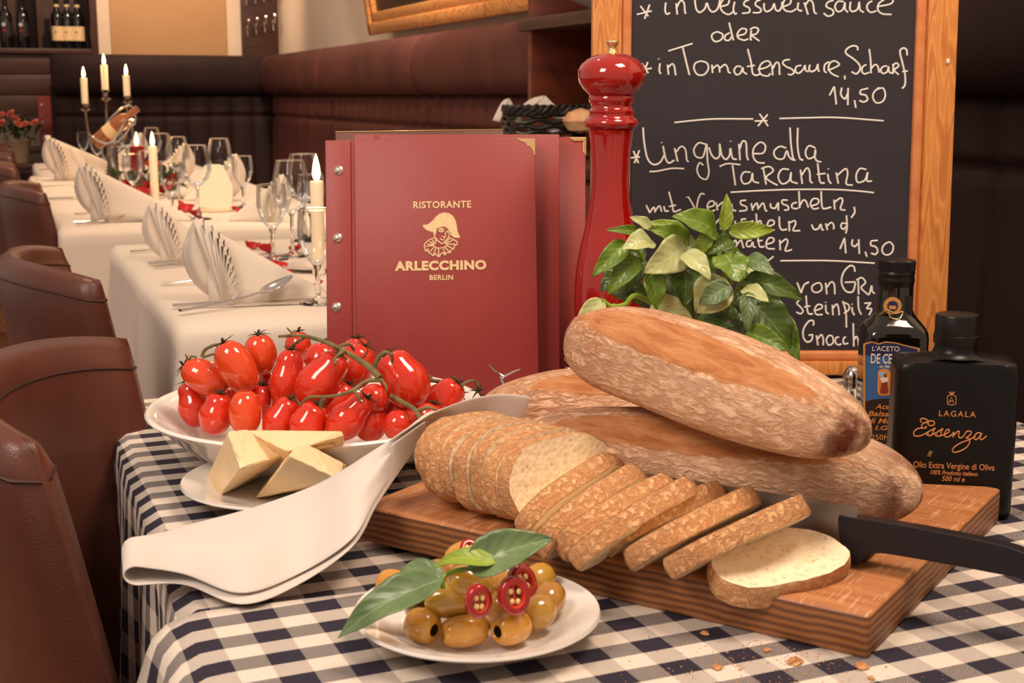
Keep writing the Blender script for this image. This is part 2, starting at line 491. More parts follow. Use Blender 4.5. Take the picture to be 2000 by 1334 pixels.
# ---- framed picture tilted out from the right wall
pf = thing('framed_picture', 'wide honey wood picture frame hanging above the banquette', 'picture', W(1.70, 6.2, 1.385), (math.radians(8), 0, ANG - math.pi / 2))
FWd, FH = 2.58, 1.2
def bar(x0, x1, z0, z1): return rbox(x0, x1, -0.03, 0.012, z0, z1, 0.008, 2)
for nm, g in (('frame_bar', bar(0, FWd, 0, 0.055)), ('frame_bar', bar(0, 0.055, 0, FH)), ('frame_bar', bar(FWd - 0.055, FWd, 0, FH)), ('frame_bar', bar(0, FWd, FH - 0.055, FH))):
    mk(nm, g, M_goldframe, pf)
for g in (rbox(0.05, FWd - 0.05, -0.02, 0.01, 0.055, 0.10, 0.006), rbox(0.055, 0.10, -0.02, 0.01, 0.05, FH - 0.05, 0.006), rbox(FWd - 0.1, FWd - 0.055, -0.02, 0.01, 0.05, FH - 0.05, 0.006)):
    mk('inner_moulding', g, M_goldframe, pf)
mk('canvas', box(0.08, FWd - 0.08, 0.002, 0.006, 0.08, FH - 0.05), mat('dark_canvas', (34, 18, 16), 0.4), pf, smooth=False)
# ---- reddish cabinet between the banquettes (front faces the aisle)
cb = thing('cabinet', 'open reddish brown wooden cabinet behind the pepper mill', 'cabinet', W(1.42, 3.56, 0), (0, 0, ANG - math.pi / 2))
CL = 1.1
mk('side_panel', rbox(0, 0.028, 0, 0.33, 0, 2.2, 0.003), M_redwood, cb)
mk('side_panel', rbox(CL - 0.028, CL, 0, 0.33, 0, 2.2, 0.003), M_redwood, cb)
mk('back_board', box(0.028, CL - 0.028, 0.3, 0.33, 0, 2.2), M_redwood, cb, smooth=False)
mk('shelf_board', rbox(-0.02, CL, -0.02, 0.3, 1.285, 1.318, 0.003), M_darkwood, cb)
mk('shelf_board', rbox(0.028, CL - 0.028, 0.0, 0.3, 0.93, 0.955, 0.003), M_redwood, cb)
mk('shelf_board', rbox(0.028, CL - 0.028, 0.0, 0.3, 1.75, 1.78, 0.003), M_redwood, cb)
mk('lower_door', rbox(0.03, CL - 0.03, 0.0, 0.02, 0.05, 0.925, 0.003), M_redwood, cb)
sb = thing('side_counter', 'low wooden serving counter in front of the reddish cabinet', 'counter', W(1.12, 3.56, 0), (0, 0, ANG - math.pi / 2))
mk('top', rbox(0, 0.95, 0, 0.29, 0.93, 0.96, 0.004), M_darkwood, sb)
mk('body', rbox(0.02, 0.93, 0.02, 0.27, 0.0, 0.93, 0.004), M_redwood, sb)
plate_prof = [(0, 0), (0.06, 0), (0.065, 0.003), (0.105, 0.016), (0.125, 0.019), (0.126, 0.022), (0.105, 0.02), (0.064, 0.008), (0, 0.007)]
cabpos = ['lowest of the white plates stacked in the cabinet', 'second lowest white plate in the cabinet stack', 'third white plate from the bottom of the cabinet stack', 'topmost of the white plates stacked in the cabinet']
pc = W(1.57, 3.27, 0)
bowl_prof = [(0, 0), (0.06, 0), (0.07, 0.004), (0.13, 0.035), (0.134, 0.036), (0.132, 0.04), (0.068, 0.011), (0, 0.008)]
for k, z in enumerate((1.319, 1.338, 1.357, 1.376)):
    tag(mk('stacked_plate', lathe(bowl_prof if k == 0 else plate_prof, 40), M_ceramic, loc=(pc.x, pc.y, z + (0.012 if k else 0))), cabpos[k], 'plate', 'plates stacked in the cabinet')
# ================================================================== TABLES AND CLOTHS
def ticks(a, b, drop, n_in, n_out):
    return [a - drop + drop * i / n_out for i in range(n_out)] + [a + (b - a) * i / n_in for i in range(n_in)] + [b + drop * i / n_out for i in range(n_out + 1)]
def drape(x0, x1, y0, y1, z, drop, amp=0.012, waves=9, n_in=30, n_out=16, dropc=1.0, seed=0, rad=0.012):
    xs, ys = ticks(x0, x1, drop, n_in, n_out), ticks(y0, y1, drop, n_in, n_out)
    V, UV = [], []
    for u in xs:
        for v in ys:
            cx, cy = min(max(u, x0), x1), min(max(v, y0), y1)
            ex, ey = u - cx, v - cy
            e = math.hypot(ex, ey)
            UV.append((u, v))
            if e < 1e-9:
                V.append((u, v, z)); continue
            nx, ny = ex / e, ey / e
            corner = abs(ex) > 1e-9 and abs(ey) > 1e-9
            arc = rad * math.pi / 2
            if e < arc:
                a = e / rad
                o, h = rad * math.sin(a), rad * (1 - math.cos(a))
            else:
                o, h = rad, rad + (e - arc)
            f = min(1.0, e / drop)
            if corner:
                ph = math.atan2(abs(ey), abs(ex))
                o += f * e * 0.30 * abs(math.sin(2 * ph)) ** 1.5 + f * amp * math.sin(6 * ph + seed)
                h *= 0.93
            else:
                s = (v if abs(ex) > 1e-9 else u)
                o += f * (amp * math.sin(waves * s * 2 + seed) + amp * 0.6 * math.sin(waves * s * 4.3 + 1 + seed) + amp)
            V.append((cx + nx * o, cy + ny * o, z - h * dropc))
    n, m = len(xs), len(ys)
    Fc = [(i * m + j, (i + 1) * m + j, (i + 1) * m + j + 1, i * m + j + 1) for i in range(n - 1) for j in range(m - 1)]
    return (V, Fc), UV
def table(label, r0, r1, d0, d1):
    t = thing('dining_table', label, 'table', W(0, 0, 0), ROT, 'dining tables in a row')
    mk('table_top', rbox(r0 + 0.006, r1 - 0.006, d0 + 0.006, d1 - 0.006, TT - 0.035, TT - 0.004, 0.004), M_darkwood, t)
    for x in (r0 + 0.06, r1 - 0.11):
        for y in (d0 + 0.06, d1 - 0.11):
            mk('leg', rbox(x, x + 0.05, y, y + 0.05, 0, TT - 0.035, 0.003, 1), M_darkwood, t)
TBL = [('A', 0.262, 0.98, 2.12, 3.36, 'nearest white clothed table'), ('B', 0.165, 0.98, 3.76, 5.10, 'white clothed table holding the glowing lamp'),
       ('C', 0.15, 0.98, 5.12, 6.40, 'white clothed table under the candlesticks'), ('D', 0.20, 0.98, 6.42, 7.60, 'farthest white clothed table by the back bench')]
for i, (k, r0, r1, d0, d1, nm) in enumerate(TBL):
    table('dark wooden dining table hidden under the ' + nm.replace('white clothed table', 'white cloth').replace('nearest white cloth', 'nearest white tablecloth').replace('farthest white cloth', 'farthest white tablecloth'), r0, r1, d0, d1)
    g, uv = drape(r0, r1, d0, d1, TT - 0.001, 0.27, 0.008, 5, 16, 12, seed=i * 1.3)
    tag(mk('tablecloth', g, M_white_cloth, rot=ROT, sharp=0, solid=0.0015),
        ('white linen tablecloth on the ' + nm).replace('white clothed table', 'table').replace('nearest table', 'table nearest the gingham one').replace('farthest table', 'farthest table'), 'tablecloth', 'white tablecloths')
# ================================================================== CHAIRS
def make_chair(label):
    """local: chair faces +x, origin on the floor"""
    t = thing('tub_chair', label, 'chair', (0, 0, 0), ROT, 'brown leather chairs along the aisle')
    R0, th, A = 0.245, 0.056, math.radians(54)
    rings, inner_rim, outer_rim = [], [], []
    N = 36
    for i in range(N + 1):
        s = -1 + 2 * i / N
        a = s * A
        endf = max(0.0, (abs(s) - 0.90) / 0.10)
        sc = math.sqrt(max(0.02, 1 - endf ** 2 * 0.97))
        ztop = 0.862 - 0.02 * abs(s) ** 3
        ring = []
        for kz, off in [(0, 1), (0.25, 1), (0.5, 1), (0.72, 1), (0.88, 1), (0.95, 0.92), (0.985, 0.6), (1, 0.0), (0.985, -0.6), (0.95, -0.92), (0.88, -1), (0.72, -1), (0.5, -1), (0.25, -1), (0, -1)]:
            z = 0.20 + (ztop - 0.20) * kz
            lean = 0.075 * (kz - 0.5)
            th2 = th * (0.62 + 0.38 * kz)
            rr = R0 + off * th2 / 2 * sc + lean
            x = -rr * math.cos(a) * 0.92
            y = rr * math.sin(a)
            x += 0.09 * (1 - kz) * abs(s) ** 2       # wings slope forward towards the seat
            ring.append((x, y, z))
        rings.append(ring)
        inner_rim.append(ring[9]); outer_rim.append(ring[5])
    bs = mk('backrest_shell', loft(rings), M_leather, t, sharp=70)
    mk('seam', tube(outer_rim, 0.0018, 6), M_seam, bs)
    mk('seam', tube(inner_rim, 0.0018, 6), M_seam, bs)
    srings = []
    for zz, k in ((0.36, 0.9), (0.375, 0.97), (0.42, 1.0), (0.455, 0.97), (0.47, 0.88)):
        srings.append([(0.04 + x * k, y * k, zz) for x, y, _ in supere(0.235, 0.215, 0, 3.2, 32)])
    mk('seat_cushion', loft(srings), M_leather, t, sharp=60)
    for sx in (-0.17, 0.2):
        for sy in (-0.17, 0.17):
            mk('leg', tube([(sx, sy, 0.36), (sx * 1.12, sy * 1.1, 0)], lambda q: 0.02 - 0.007 * q, 8), M_darkwood, t)
    return t
chairs = [(0.218, 1.262, -14, 'brown leather chair filling the lower left corner, seen from inside its wings'),
          (0.27, 2.27, 4, 'brown leather chair with rounded wings, second from the front'),
          (0.28, 4.14, 0, 'brown leather chair at the lamp table, third from the front'),
          (0.225, 5.45, 0, 'glossy tan leather chair back just behind the third one'),
          (0.225, 6.45, 0, 'tan leather chair back, second from the far end'),
          (0.24, 7.45, 0, 'farthest tan leather chair, in front of the flowers')]
ch0 = None
for r, d, rz, lb in chairs:
    if ch0 is None:
        ch0 = make_chair(lb); ch0.location = W(r, d, 0); ch0.rotation_euler = (0, 0, ANG + math.radians(rz))
    else: dup(ch0, W(r, d, 0), (0, 0, ANG + math.radians(rz)), lb)
# ================================================================== TABLE SETTINGS
def fan_napkin(label, base, h, flip=1, rotz=0.0, tail=0.165):
    """pleated fan standing on its base point with a long tail to the +x side"""
    t = thing('fan_napkin', label, 'napkin', base, (0, 0, rotz), 'fan folded napkins')
    s = h / 0.145
    u_ = 0.00091 * s
    rim = cr([(-42, 0, 162), (-12, 0, 140), (6, 0, 112), (16, 0, 80), (24, 0, 48), (26, 0, 14)], 4)
    V, Fc = [(0, -26 * u_, 0)], []
    n = len(rim)
    for i, q in enumerate(rim):
        o_ = 5 if i % 2 else -5
        V.append(((q.x + o_) * u_ * flip, (-40 + (6 if i % 2 else -6)) * u_, max(0.0012, (q.z + (3 if i % 2 else -2)) * u_)))
        V.append(((q.x + o_) * 0.5 * u_ * flip, (-32 + (3 if i % 2 else -3)) * u_, max(0.0008, q.z * 0.5 * u_)))
    for i in range(n - 1):
        a0, m0, a1, m1 = 1 + 2 * i, 2 + 2 * i, 3 + 2 * i, 4 + 2 * i
        Fc += [(0, m0, m1), (m0, a0, a1, m1)]
    mk('pleats', (V, Fc), M_white_cloth, t, sharp=10, solid=0.0016)
    lc = cr([(0, 0, 0), (-34, -8, 18), (-62, -16, 52), (-72, -20, 95), (-60, -24, 135), (-42, -30, 162)], 5)
    def leaf(u, v):
        q = lc[min(len(lc) - 1, int(round(u * (len(lc) - 1))))]
        e = Vector((-42, -34, 162)) * u * 0.98
        p_ = q.lerp(e, v)
        bulge = math.sin(math.pi * v) * math.sin(math.pi * u)
        return (p_.x * u_ * flip, (p_.y - 16 * bulge + 4 * math.sin(3.5 * math.pi * v) * u) * u_, max(0.0008, p_.z * u_))
    mk('front_leaf', grid(leaf, len(lc) - 1, 12), M_white_cloth, t, sharp=0, solid=0.0016)
    def tl(u, v):
        top = Vector((-0.035 * s * flip, 0.0, 0.135 * s)); tip = Vector((tail * s * flip, 0.05 * s, 0.012 * s))
        a = top.lerp(tip, u)
        w = 0.030 * s * (1 - 0.6 * u)
        side = (v - 0.5) * 2
        z = a.z * (1 - abs(side) ** 1.6)
        return (a.x + 0.012 * s * abs(side) * flip, a.y * 0.8 + side * w * (1.0), max(0.001, z))
    mk('tail', grid(tl, 12, 12), M_white_cloth, t, sharp=0, solid=0.0016)
    return t
for lb, px, py, h, rz, tl in (('crisp white fan napkin beside the nearest spoon', 440, 590, 0.150, 0.10, 0.165),
                          ('white fan napkin second in the row, partly behind the nearest one', 338, 512, 0.132, 0.05, 0.12),
                          ('white fan napkin in front of the small goblets, third in the row', 205, 432, 0.17, -0.1, 0.2),
                          ('tall white fan napkin at the far left end of the tables', 128, 352, 0.19, -0.1, 0.25)):
    fan_napkin(lb, P(px, py), h, 1, rz, tl)
for lb, px, py, h in (('white fan napkin behind the tall glasses by the menu', 530, 432, 0.135), ('white fan napkin behind the glowing lamp', 440, 392, 0.16),
                      ('white fan napkin on the bench side behind the taper candle', 345, 362, 0.17), ('small white fan napkin between the far glasses', 262, 325, 0.17)):
    fan_napkin(lb, P(px, py), h, -1, 0.2, 0.12)
# ---- cutlery
def spoon(base, tip, label):
    d = tip - base; L = d.length
    t = thing('table_spoon', label, 'spoon', base, (0, 0, 0), 'table spoons')
    m = frame(Vector((0, 0, 0)), d, (0, 0, 1))
    hp = [(0, 0, 0.004), (L * 0.2, 0, 0.004), (L * 0.5, 0, 0.007), (L * 0.68, 0, 0.011), (L * 0.72, 0, 0.009)]
    mk('handle', xf(tube(cr(hp, 4), lambda q: 0.0055 - 0.0025 * q, 8, flat=0.4), m), M_steel, t)
    def bowl(u, v):
        x = L * 0.70 + L * 0.30 * u
        w = 0.021 * math.sin(math.pi * min(1, max(0.02, u ** 0.75))) ** 0.7
        sy = (v - 0.5) * 2
        return m @ Vector((x, sy * w, 0.010 + 0.022 * u - 0.009 * math.sin(math.pi * u) * (1 - sy * sy)))
    mk('bowl', grid(bowl, 12, 8), M_steel, t, sharp=0, solid=0.0012)
def knife_c(base, tip, label, w=0.0055):
    d = tip - base; L = d.length
    t = thing('table_knife', label, 'knife', base, (0, 0, 0), 'table knives')
    m = frame(Vector((0, 0, 0)), d, (0, 0, 1))
    mk('handle', xf(tube([(0, 0, 0.005), (L * 0.03, 0, 0.005), (L * 0.45, 0, 0.005)], lambda q: w * (0.8 + 0.2 * q), 8, flat=0.7), m), M_steel, t)
    mk('blade', xf(extr([(L * 0.45, 0.002), (L, 0.002), (L * 0.98, 0.004), (L * 0.45, 0.0045)], -0.007, 0.007), m), M_steel, t)
def fork_c(base, tip, label):
    d = tip - base; L = d.length
    t = thing('table_fork', label, 'fork', base, (0, 0, 0), 'table forks')
    m = frame(Vector((0, 0, 0)), d, (0, 0, 1))
    mk('handle', xf(tube(cr([(0, 0, 0.004), (L * 0.3, 0, 0.004), (L * 0.7, 0, 0.008)], 4), lambda q: 0.005 - 0.002 * q, 8, flat=0.5), m), M_steel, t)
    for k in range(4):
        y = -0.009 + 0.006 * k
        mk('tine', xf(tube(cr([(L * 0.68, y * 0.3, 0.008), (L * 0.76, y, 0.004), (L, y, 0.012)], 4), 0.0016, 6), m), M_steel, t)
Zc = TT + 0.002
knife_c(P(337, 602, Zc), P(600, 592, Zc), 'nearest table knife lying under the spoon')
spoon(P(352, 611, Zc + 0.003), P(574, 572, Zc + 0.014), 'shiny spoon resting across the nearest knife')
knife_c(P(290, 519, Zc), P(420, 513, Zc), 'table knife beside the second fan napkin')
spoon(P(300, 524, Zc), P(440, 512, Zc), 'spoon half hidden behind the nearest fan napkin')
fork_c(P(314, 557, Zc), P(420, 552, Zc), 'fork left of the nearest fan napkin')
fork_c(P(255, 494, Zc), P(345, 488, Zc), 'fork left of the second fan napkin')
knife_c(P(144, 437, Zc), P(300, 431, Zc), 'table knife in front of the third fan napkin')
spoon(P(150, 439, Zc + 0.003), P(292, 420, Zc + 0.01), 'spoon in front of the third fan napkin')
fork_c(P(147, 420, Zc), P(235, 414, Zc), 'fork left of the third fan napkin')
knife_c(P(95, 391, Zc), P(200, 388, Zc), 'table knife beyond the third chair back')
fork_c(P(75, 366, Zc), P(170, 362, Zc), 'fork beyond the third chair back')
knife_c(P(70, 352, Zc), P(150, 350, Zc), 'table knife near the far left napkin')
fork_c(P(76, 333, Zc), P(130, 330, Zc), 'fork near the farthest chairs')
# ---- wine glasses
def glass_prof(kind):
    if kind == 'tulip': return 0.215, [(0.038, 0.0), (0.036, 0.003), (0.012, 0.006), (0.0045, 0.014), (0.0038, 0.06), (0.004, 0.088), (0.007, 0.096)], [(0.007, 0.096), (0.022, 0.104), (0.036, 0.122), (0.042, 0.145), (0.0415, 0.165), (0.037, 0.19), (0.031, 0.215)]
    return 0.165, [(0.034, 0.0), (0.032, 0.003), (0.012, 0.006), (0.005, 0.012), (0.0042, 0.035), (0.0055, 0.058), (0.009, 0.068)], [(0.009, 0.068), (0.019, 0.08), (0.029, 0.1), (0.0335, 0.12), (0.033, 0.14), (0.031, 0.165)]
def make_glass(kind, label):
    H, st, bw = glass_prof(kind)
    t = thing('wine_glass' if kind == 'tulip' else 'water_goblet', label, 'glass', (0, 0, 0), (0, 0, 0), 'glasses on the set tables')
    mk('foot_and_stem', lathe([(0, 0)] + st + [(0, st[-1][1])], 24), M_glass_solid, t, sharp=60)
    mk('bowl', lathe([(0.001, bw[0][1])] + bw, 32, False), M_glass, t, sharp=0)
    mk('rim', tube([(bw[-1][0] * math.cos(a), bw[-1][0] * math.sin(a), H) for a in [2 * math.pi * i / 32 for i in range(33)]], 0.0006, 5, False), M_glass_solid, t)
    return t
GL = [('g', 534, 506, 'water goblet nearest the menu with a clear full stem'), ('t', 572, 500, 'tall tulip wine glass just right of the nearest goblet'),
      ('t', 596, 470, 'tall tulip wine glass farthest back of the pair by the menu'), ('g', 622, 592, 'water goblet half hidden behind the red menu'),
      ('g', 610, 470, 'small goblet partly behind the taper candle'),
      ('t', 388, 428, 'tulip wine glass overlapping the left side of the glowing lamp'), ('t', 432, 396, 'tulip wine glass standing behind the glowing lamp'),
      ('g', 476, 405, 'water goblet standing right of the glowing lamp'), ('g', 338, 426, 'water goblet left of the glowing lamp'),
      ('t', 350, 388, 'tulip wine glass behind the left goblet at the lamp'), ('g', 262, 398, 'water goblet in front of the flower wreath'),
      ('g', 291, 386, 'goblet standing on rose petals in front of the taper candle'), ('t', 318, 372, 'tulip wine glass right of the two lit candles'),
      ('g', 236, 372, 'goblet left of the flower wreath'), ('g', 215, 352, 'goblet among the cluster below the candlesticks'),
      ('t', 228, 338, 'tulip glass among the cluster below the candlesticks'), ('g', 192, 330, 'goblet at the left of the cluster below the candlesticks'),
      ('g', 165, 319, 'lone goblet left of the far candlesticks'), ('t', 250, 326, 'tulip glass at the right of the cluster below the candlesticks'),
      ('t', 300, 345, 'tulip glass against the dark back bench')]
protos = {}
for k, px, py, lb in GL:
    loc = P(px, py, TT + 0.001)
    if k not in protos:
        protos[k] = make_glass('tulip' if k == 't' else 'goblet', lb); protos[k].location = loc
    else: dup(protos[k], loc, None, lb)
# ---- glowing egg shaped lamp
p = P(420, 412, TT + 0.001)
k = pxm(p.y, 0.8)
lp = thing('table_lamp', 'glowing cream egg shaped lamp on the white tablecloth', 'lamp', p)
M_lampglow = emitm('lit_opal_glass', (238, 206, 156), 1.0)
mk('base', lathe([(0, 0), (33 * k, 0), (34 * k, 2 * k), (34 * k, 9 * k), (32 * k, 10 * k), (0, 10 * k)], 32), M_wax, lp)
mk('shade', lathe([(31 * k, 10 * k), (34 * k, 20 * k), (35.5 * k, 35 * k), (34 * k, 50 * k), (29 * k, 66 * k), (22 * k, 80 * k), (17 * k, 88 * k), (14 * k, 90 * k), (0, 90 * k)], 32), M_lampglow, lp, sharp=60)
# ---- candles
def flame(parent, z, h=0.04, power=0.5):
    fl_ = mk('flame', lathe([(0, z), (h * 0.10, z + h * 0.08), (h * 0.15, z + h * 0.28), (h * 0.12, z + h * 0.55), (h * 0.05, z + h * 0.85), (0, z + h)], 12), M_flame, parent)
    mk('wick', tube([(0, 0, z - 0.006), (0.001, 0, z + 0.004)], 0.0009, 5), M_dark, fl_)
    l = bpy.data.lights.new('candle_glow', 'POINT'); l.energy = power; l.color = (1.0, 0.55, 0.22); l.shadow_soft_size = 0.02
    o = bpy.data.objects.new('candle_glow', l); COL.objects.link(o); o.parent = parent; o.location = (0, 0, z + h * 1.2)
def candle(name, label, loc, h, r, fh=0.04, m=None, tilt=0.0):
    t = thing(name, label, 'candle', loc, (0, tilt, 0), 'lit candles')
    mk('wax', lathe([(0, 0), (r, 0), (r, h - 0.003), (r * 0.9, h), (r * 0.5, h - 0.002), (0, h - 0.003)], 20), m or M_wax, t)
    flame(t, h, fh)
p = P(623, 536)
candle('taper_candle', 'white candle burning right beside the red menu', (p.x, p.y, TT + 0.001), 0.188, 0.0135, 0.055)
tag(mk('saucer', lathe(plate_prof, 32), M_ceramic, loc=P(612, 528)), 'small white saucer left of the menu edge', 'saucer').scale = (0.5,) * 3
bpy.data.objects['saucer'].location.z = TT
p = P(303, 392)
candle('taper_candle', 'slim white candle burning in front of the flower wreath', (p.x, p.y, TT + 0.001), 0.185, 0.0145, 0.05)
p = P(271, 365)
candle('pillar_candle', 'dark red pillar candle with a wide flame in the wreath', (p.x, p.y, TT + 0.001), 0.16, 0.028, 0.055, mat('dark_red_wax', (128, 26, 26), 0.4))
# candelabra with three candles
Yc = 5.6
kc = pxm(Yc, 1.1)
cx = D(206, 180, Yc)
cd = thing('candelabra', 'tarnished silver three armed candelabra below the far candles', 'candelabra', (cx.x, cx.y, TT + 0.001), (0, 0, 0))
zt = lambda y: D(206, y, Yc).z - TT
mk('stem', lathe([(0, 0), (0.06, 0), (0.062, 0.006), (0.03, 0.018), (0.012, 0.035), (0.009, 0.08), (0.014, 0.1), (0.008, 0.12), (0.007, 0.2), (0.012, 0.22), (0.007, 0.24), (0.006, zt(200)), (0.012, zt(196)), (0.022, zt(194)), (0.012, zt(191)), (0.013, zt(184)), (0.008, zt(180)), (0.02, zt(177)), (0, zt(176))], 20), M_darksteel, cd)
armz = {-1: zt(203), 1: zt(188)}
for s, xo in ((-1, (165 - 206) * kc), (1, (248 - 206) * kc)):
    mk('arm', tube(cr([(0, 0, 0.22), (xo * 0.35, 0, 0.17), (xo * 0.85, 0, 0.19), (xo, 0, armz[s] - 0.03)], 6), 0.006, 8), M_darksteel, cd)
    mk('cup', mv(lathe([(0, 0), (0.008, 0), (0.02, 0.008), (0.010, 0.014), (0.013, 0.022), (0.019, 0.030), (0, 0.031)], 16), xo, 0, armz[s] - 0.031), M_darksteel, cd)
for lb, px, yb, yt, zz in (('left candle of the far candelabra, lowest flame', 165, 203, 153, armz[-1]), ('middle and tallest candle of the far candelabra', 206, 176, 128, zt(176)), ('right candle of the far candelabra, beside the wine cradle', 248, 188, 148, armz[1])):
    q = D(px, 180, Yc)
    candle('taper_candle', lb, (cx.x + (px - 206) * kc, cx.y, TT + zz + 0.001), (yb - yt) * kc, 0.0135, 0.045, None, 0.0)
# wine cradle with a lying bottle
p = P(225, 362)
q = D(222, 245, 5.2)
wc = thing('wine_cradle', 'silver wire wine cradle with a looped handle on the far table', 'wine cradle', (q.x, q.y, TT), (0, 0, 0))
kk = pxm(5.2, 1.0)
mk('pedestal', lathe([(0, 0), (0.05, 0), (0.05, 0.005), (0.012, 0.015), (0.01, 0.16), (0.02, 0.17), (0, 0.171)], 20), M_darksteel, wc)
mk('basket', tube(cr([(-0.07, -0.045, 0.2), (0.0, -0.05, 0.18), (0.06, -0.045, 0.26), (0.06, 0.045, 0.26), (0.0, 0.05, 0.18), (-0.07, 0.045, 0.2)], 6, True) + [Vector((-0.07, -0.045, 0.2))], 0.004, 6), M_steel, wc)
mk('handle', tube(cr([(-0.05, 0, 0.22), (0.0, 0, 0.28), (0.06, 0, 0.32), (0.085, 0, 0.29), (0.08, 0, 0.25), (0.05, 0, 0.24)], 8), 0.0042, 8), M_steel, wc)
M_amber = mat('amber_bottle_glass', (150, 88, 44), 0.12, coat=0.6)
wb = thing('wine_bottle', 'amber wine bottle lying in the silver cradle', 'bottle', (q.x - 0.075, q.y, TT + 0.175), (0, math.radians(52), 0))
mk('glass', xf(lathe([(a * 0.82, b * 0.72) for a, b in bprof], 20), Matrix.Identity(4)), M_amber, wb)
mk('capsule', lathe([(0.0125, 0.185), (0.0125, 0.217), (0, 0.22)], 16), mat('copper_foil', (180, 110, 80), 0.3, metal=0.6), wb)
mk('band', lathe([(0.0308, 0.06), (0.0308, 0.1)], 20, False), M_lab1, wb)
# wreath of leaves and roses
M_rose = mat('red_rose_petal', (186, 28, 30), 0.5, (152, 18, 22), 20)
M_fol = mat('dark_green_leaf', (38, 52, 30), 0.5, (58, 74, 42), 30)
def petal_geo(s, curl=0.6, seed=0):
    rnd = random.Random(seed)
    a1, a2 = rnd.uniform(0.3, 1.0) * curl, rnd.uniform(-0.5, 0.5)
    def f(u, v):
        t = v
        w = math.sin(math.pi * min(1, 0.08 + 0.92 * t) ** 0.7) ** 0.6
        x = (u - 0.5) * 2 * w
        y = t * 1.5 - 0.7
        return (x * s, y * s, s * (a1 * x * x + 0.25 * a2 * y + 0.35 * max(0, y) ** 2 + 0.06 * math.sin(6 * x + seed)) + s * 0.22)
    return grid(f, 8, 8)
wr = thing('flower_wreath', 'dark leafy wreath with roses around the red candle', 'wreath', P(280, 384, TT), (0, 0, 0))
rnd = random.Random(3)
lfgeo = grid(lambda u, v: ((u - 0.5) * 0.03 * math.sin(math.pi * v) , v * 0.05, 0.012 * math.sin(math.pi * v) + 0.008 * abs(u - 0.5)), 4, 6)
for i in range(46):
    a = rnd.uniform(0, 6.283)
    l = (0.10 * math.cos(a) + rnd.uniform(-0.02, 0.02), 0.09 * math.sin(a) + rnd.uniform(-0.02, 0.02), 0.012 + rnd.uniform(0, 0.07))
    mk('leaf', lfgeo, M_fol, wr, loc=l, rot=(rnd.uniform(-0.3, 1.2), rnd.uniform(-0.6, 0.6), a - 1.57 + rnd.uniform(-0.7, 0.7)))
for j, (x, y, z) in enumerate(((-0.03, -0.09, 0.03), (0.05, -0.08, 0.03), (0.10, 0.02, 0.05), (0.03, 0.03, 0.10))):
    for i in range(7):
        a = i * 2.4
        mk('rose_petal', petal_geo(0.016 + 0.002 * i, 0.9, i), M_rose, wr, loc=(x + 0.004 * i * math.cos(a) * 0.6, y + 0.004 * i * math.sin(a) * 0.6, z + 0.02 - 0.003 * i), rot=(0.9 - 0.1 * i, 0, a))
# loose petals
PT = [(366, 412, 1.0, 'red rose petal left of the glowing lamp, upper of the pair'), (376, 424, 1.1, 'red rose petal left of the glowing lamp, lower of the pair'), (350, 418, 0.7, 'thin dark petal at the far left of the lamp'),
      (483, 424, 1.3, 'large curled red petal right of the glowing lamp'), (452, 410, 0.6, 'small petal tucked behind the lamp base'), (286, 392, 1.2, 'red petal under the goblet before the taper candle'),
      (272, 380, 1.1, 'red petal left below the slim candle'), (305, 378, 1.2, 'red petal right below the slim candle'), (178, 320, 0.9, 'red petal below the lone far goblet'),
      (494, 484, 0.9, 'narrow red petal behind the tail of the nearest napkin'), (515, 494, 1.2, 'wide red petal in front of the nearest goblet'), (585, 490, 1.0, 'upright red petal right of the nearest goblet foot'),
      (545, 524, 1.0, 'red petal on the edge of the nearest napkin tail'), (558, 536, 0.7, 'small red petal beside the saucer'), (624, 560, 0.9, 'red petal next to the menu edge below the saucer'), (330, 372, 0.9, 'red petal between the glasses left of the lamp')]
for i, (px, py, s, lb) in enumerate(PT):
    l = P(px, py, TT + 0.004)
    kk = pxm(l.y, TT)
    tag(mk('rose_petal', petal_geo(min(0.036, 17 * s * kk), 1.3, i), M_rose, loc=l, rot=(0.45, 0.15, i * 2.1), sharp=0, solid=0.0008), lb, 'petal', 'scattered rose petals')
# bread basket on the side counter
q = D(1065, 255, 3.25)
M_wicker = mat('black_wicker', (26, 22, 20), 0.35)
bk = thing('bread_basket', 'black wicker bread basket behind the menus', 'basket', (q.x, q.y, 0.962), (0, 0, ANG * 0.4 + 0.12))
zb = D(1065, 236, 3.25).z - 0.962
kq = pxm(3.25, 1.0)
for lay in range(9):
    z = 0.006 + (zb + 0.02) * lay / 8
    g = []
    k = 0.80 + 0.2 * lay / 8
    pts = [Vector((x * k, y * k, z + 0.004 * math.sin(9 * i / 40 * 6.283 + lay * 3.1))) for i, (x, y, _) in enumerate(supere(86 * kq, 0.062, 0, 3, 40))]
    mk('wicker_strand', tube(pts + [pts[0]], 0.0058, 6, False), M_wicker, bk)
rimp = supere(86 * kq, 0.062, 0, 3, 90)
for ph in (0, 2.1, 4.2):
    pts = [Vector((x * (1 + 0.03 * math.cos(i * 0.9 + ph)), y * (1 + 0.06 * math.cos(i * 0.9 + ph)), zb + 0.026 + 0.008 * math.sin(i * 0.9 + ph))) for i, (x, y, _) in enumerate(rimp)]
    mk('braided_rim', tube(pts + [pts[0]], 0.0065, 6, False), M_wicker, bk)
mk('bottom', box(-70 * kq, 70 * kq, -0.05, 0.05, 0.0, 0.006), M_wicker, bk, smooth=False)
nb = D(1040, 230, 3.25)
def corner_cloth(u, v):
    return ((u - 0.5) * 0.10 - 0.03 * v, 0.02 * math.sin(3 * u), (1 - abs(2 * u - 1)) * 0.055 * (1 - 0.2 * v) + v * 0.004)
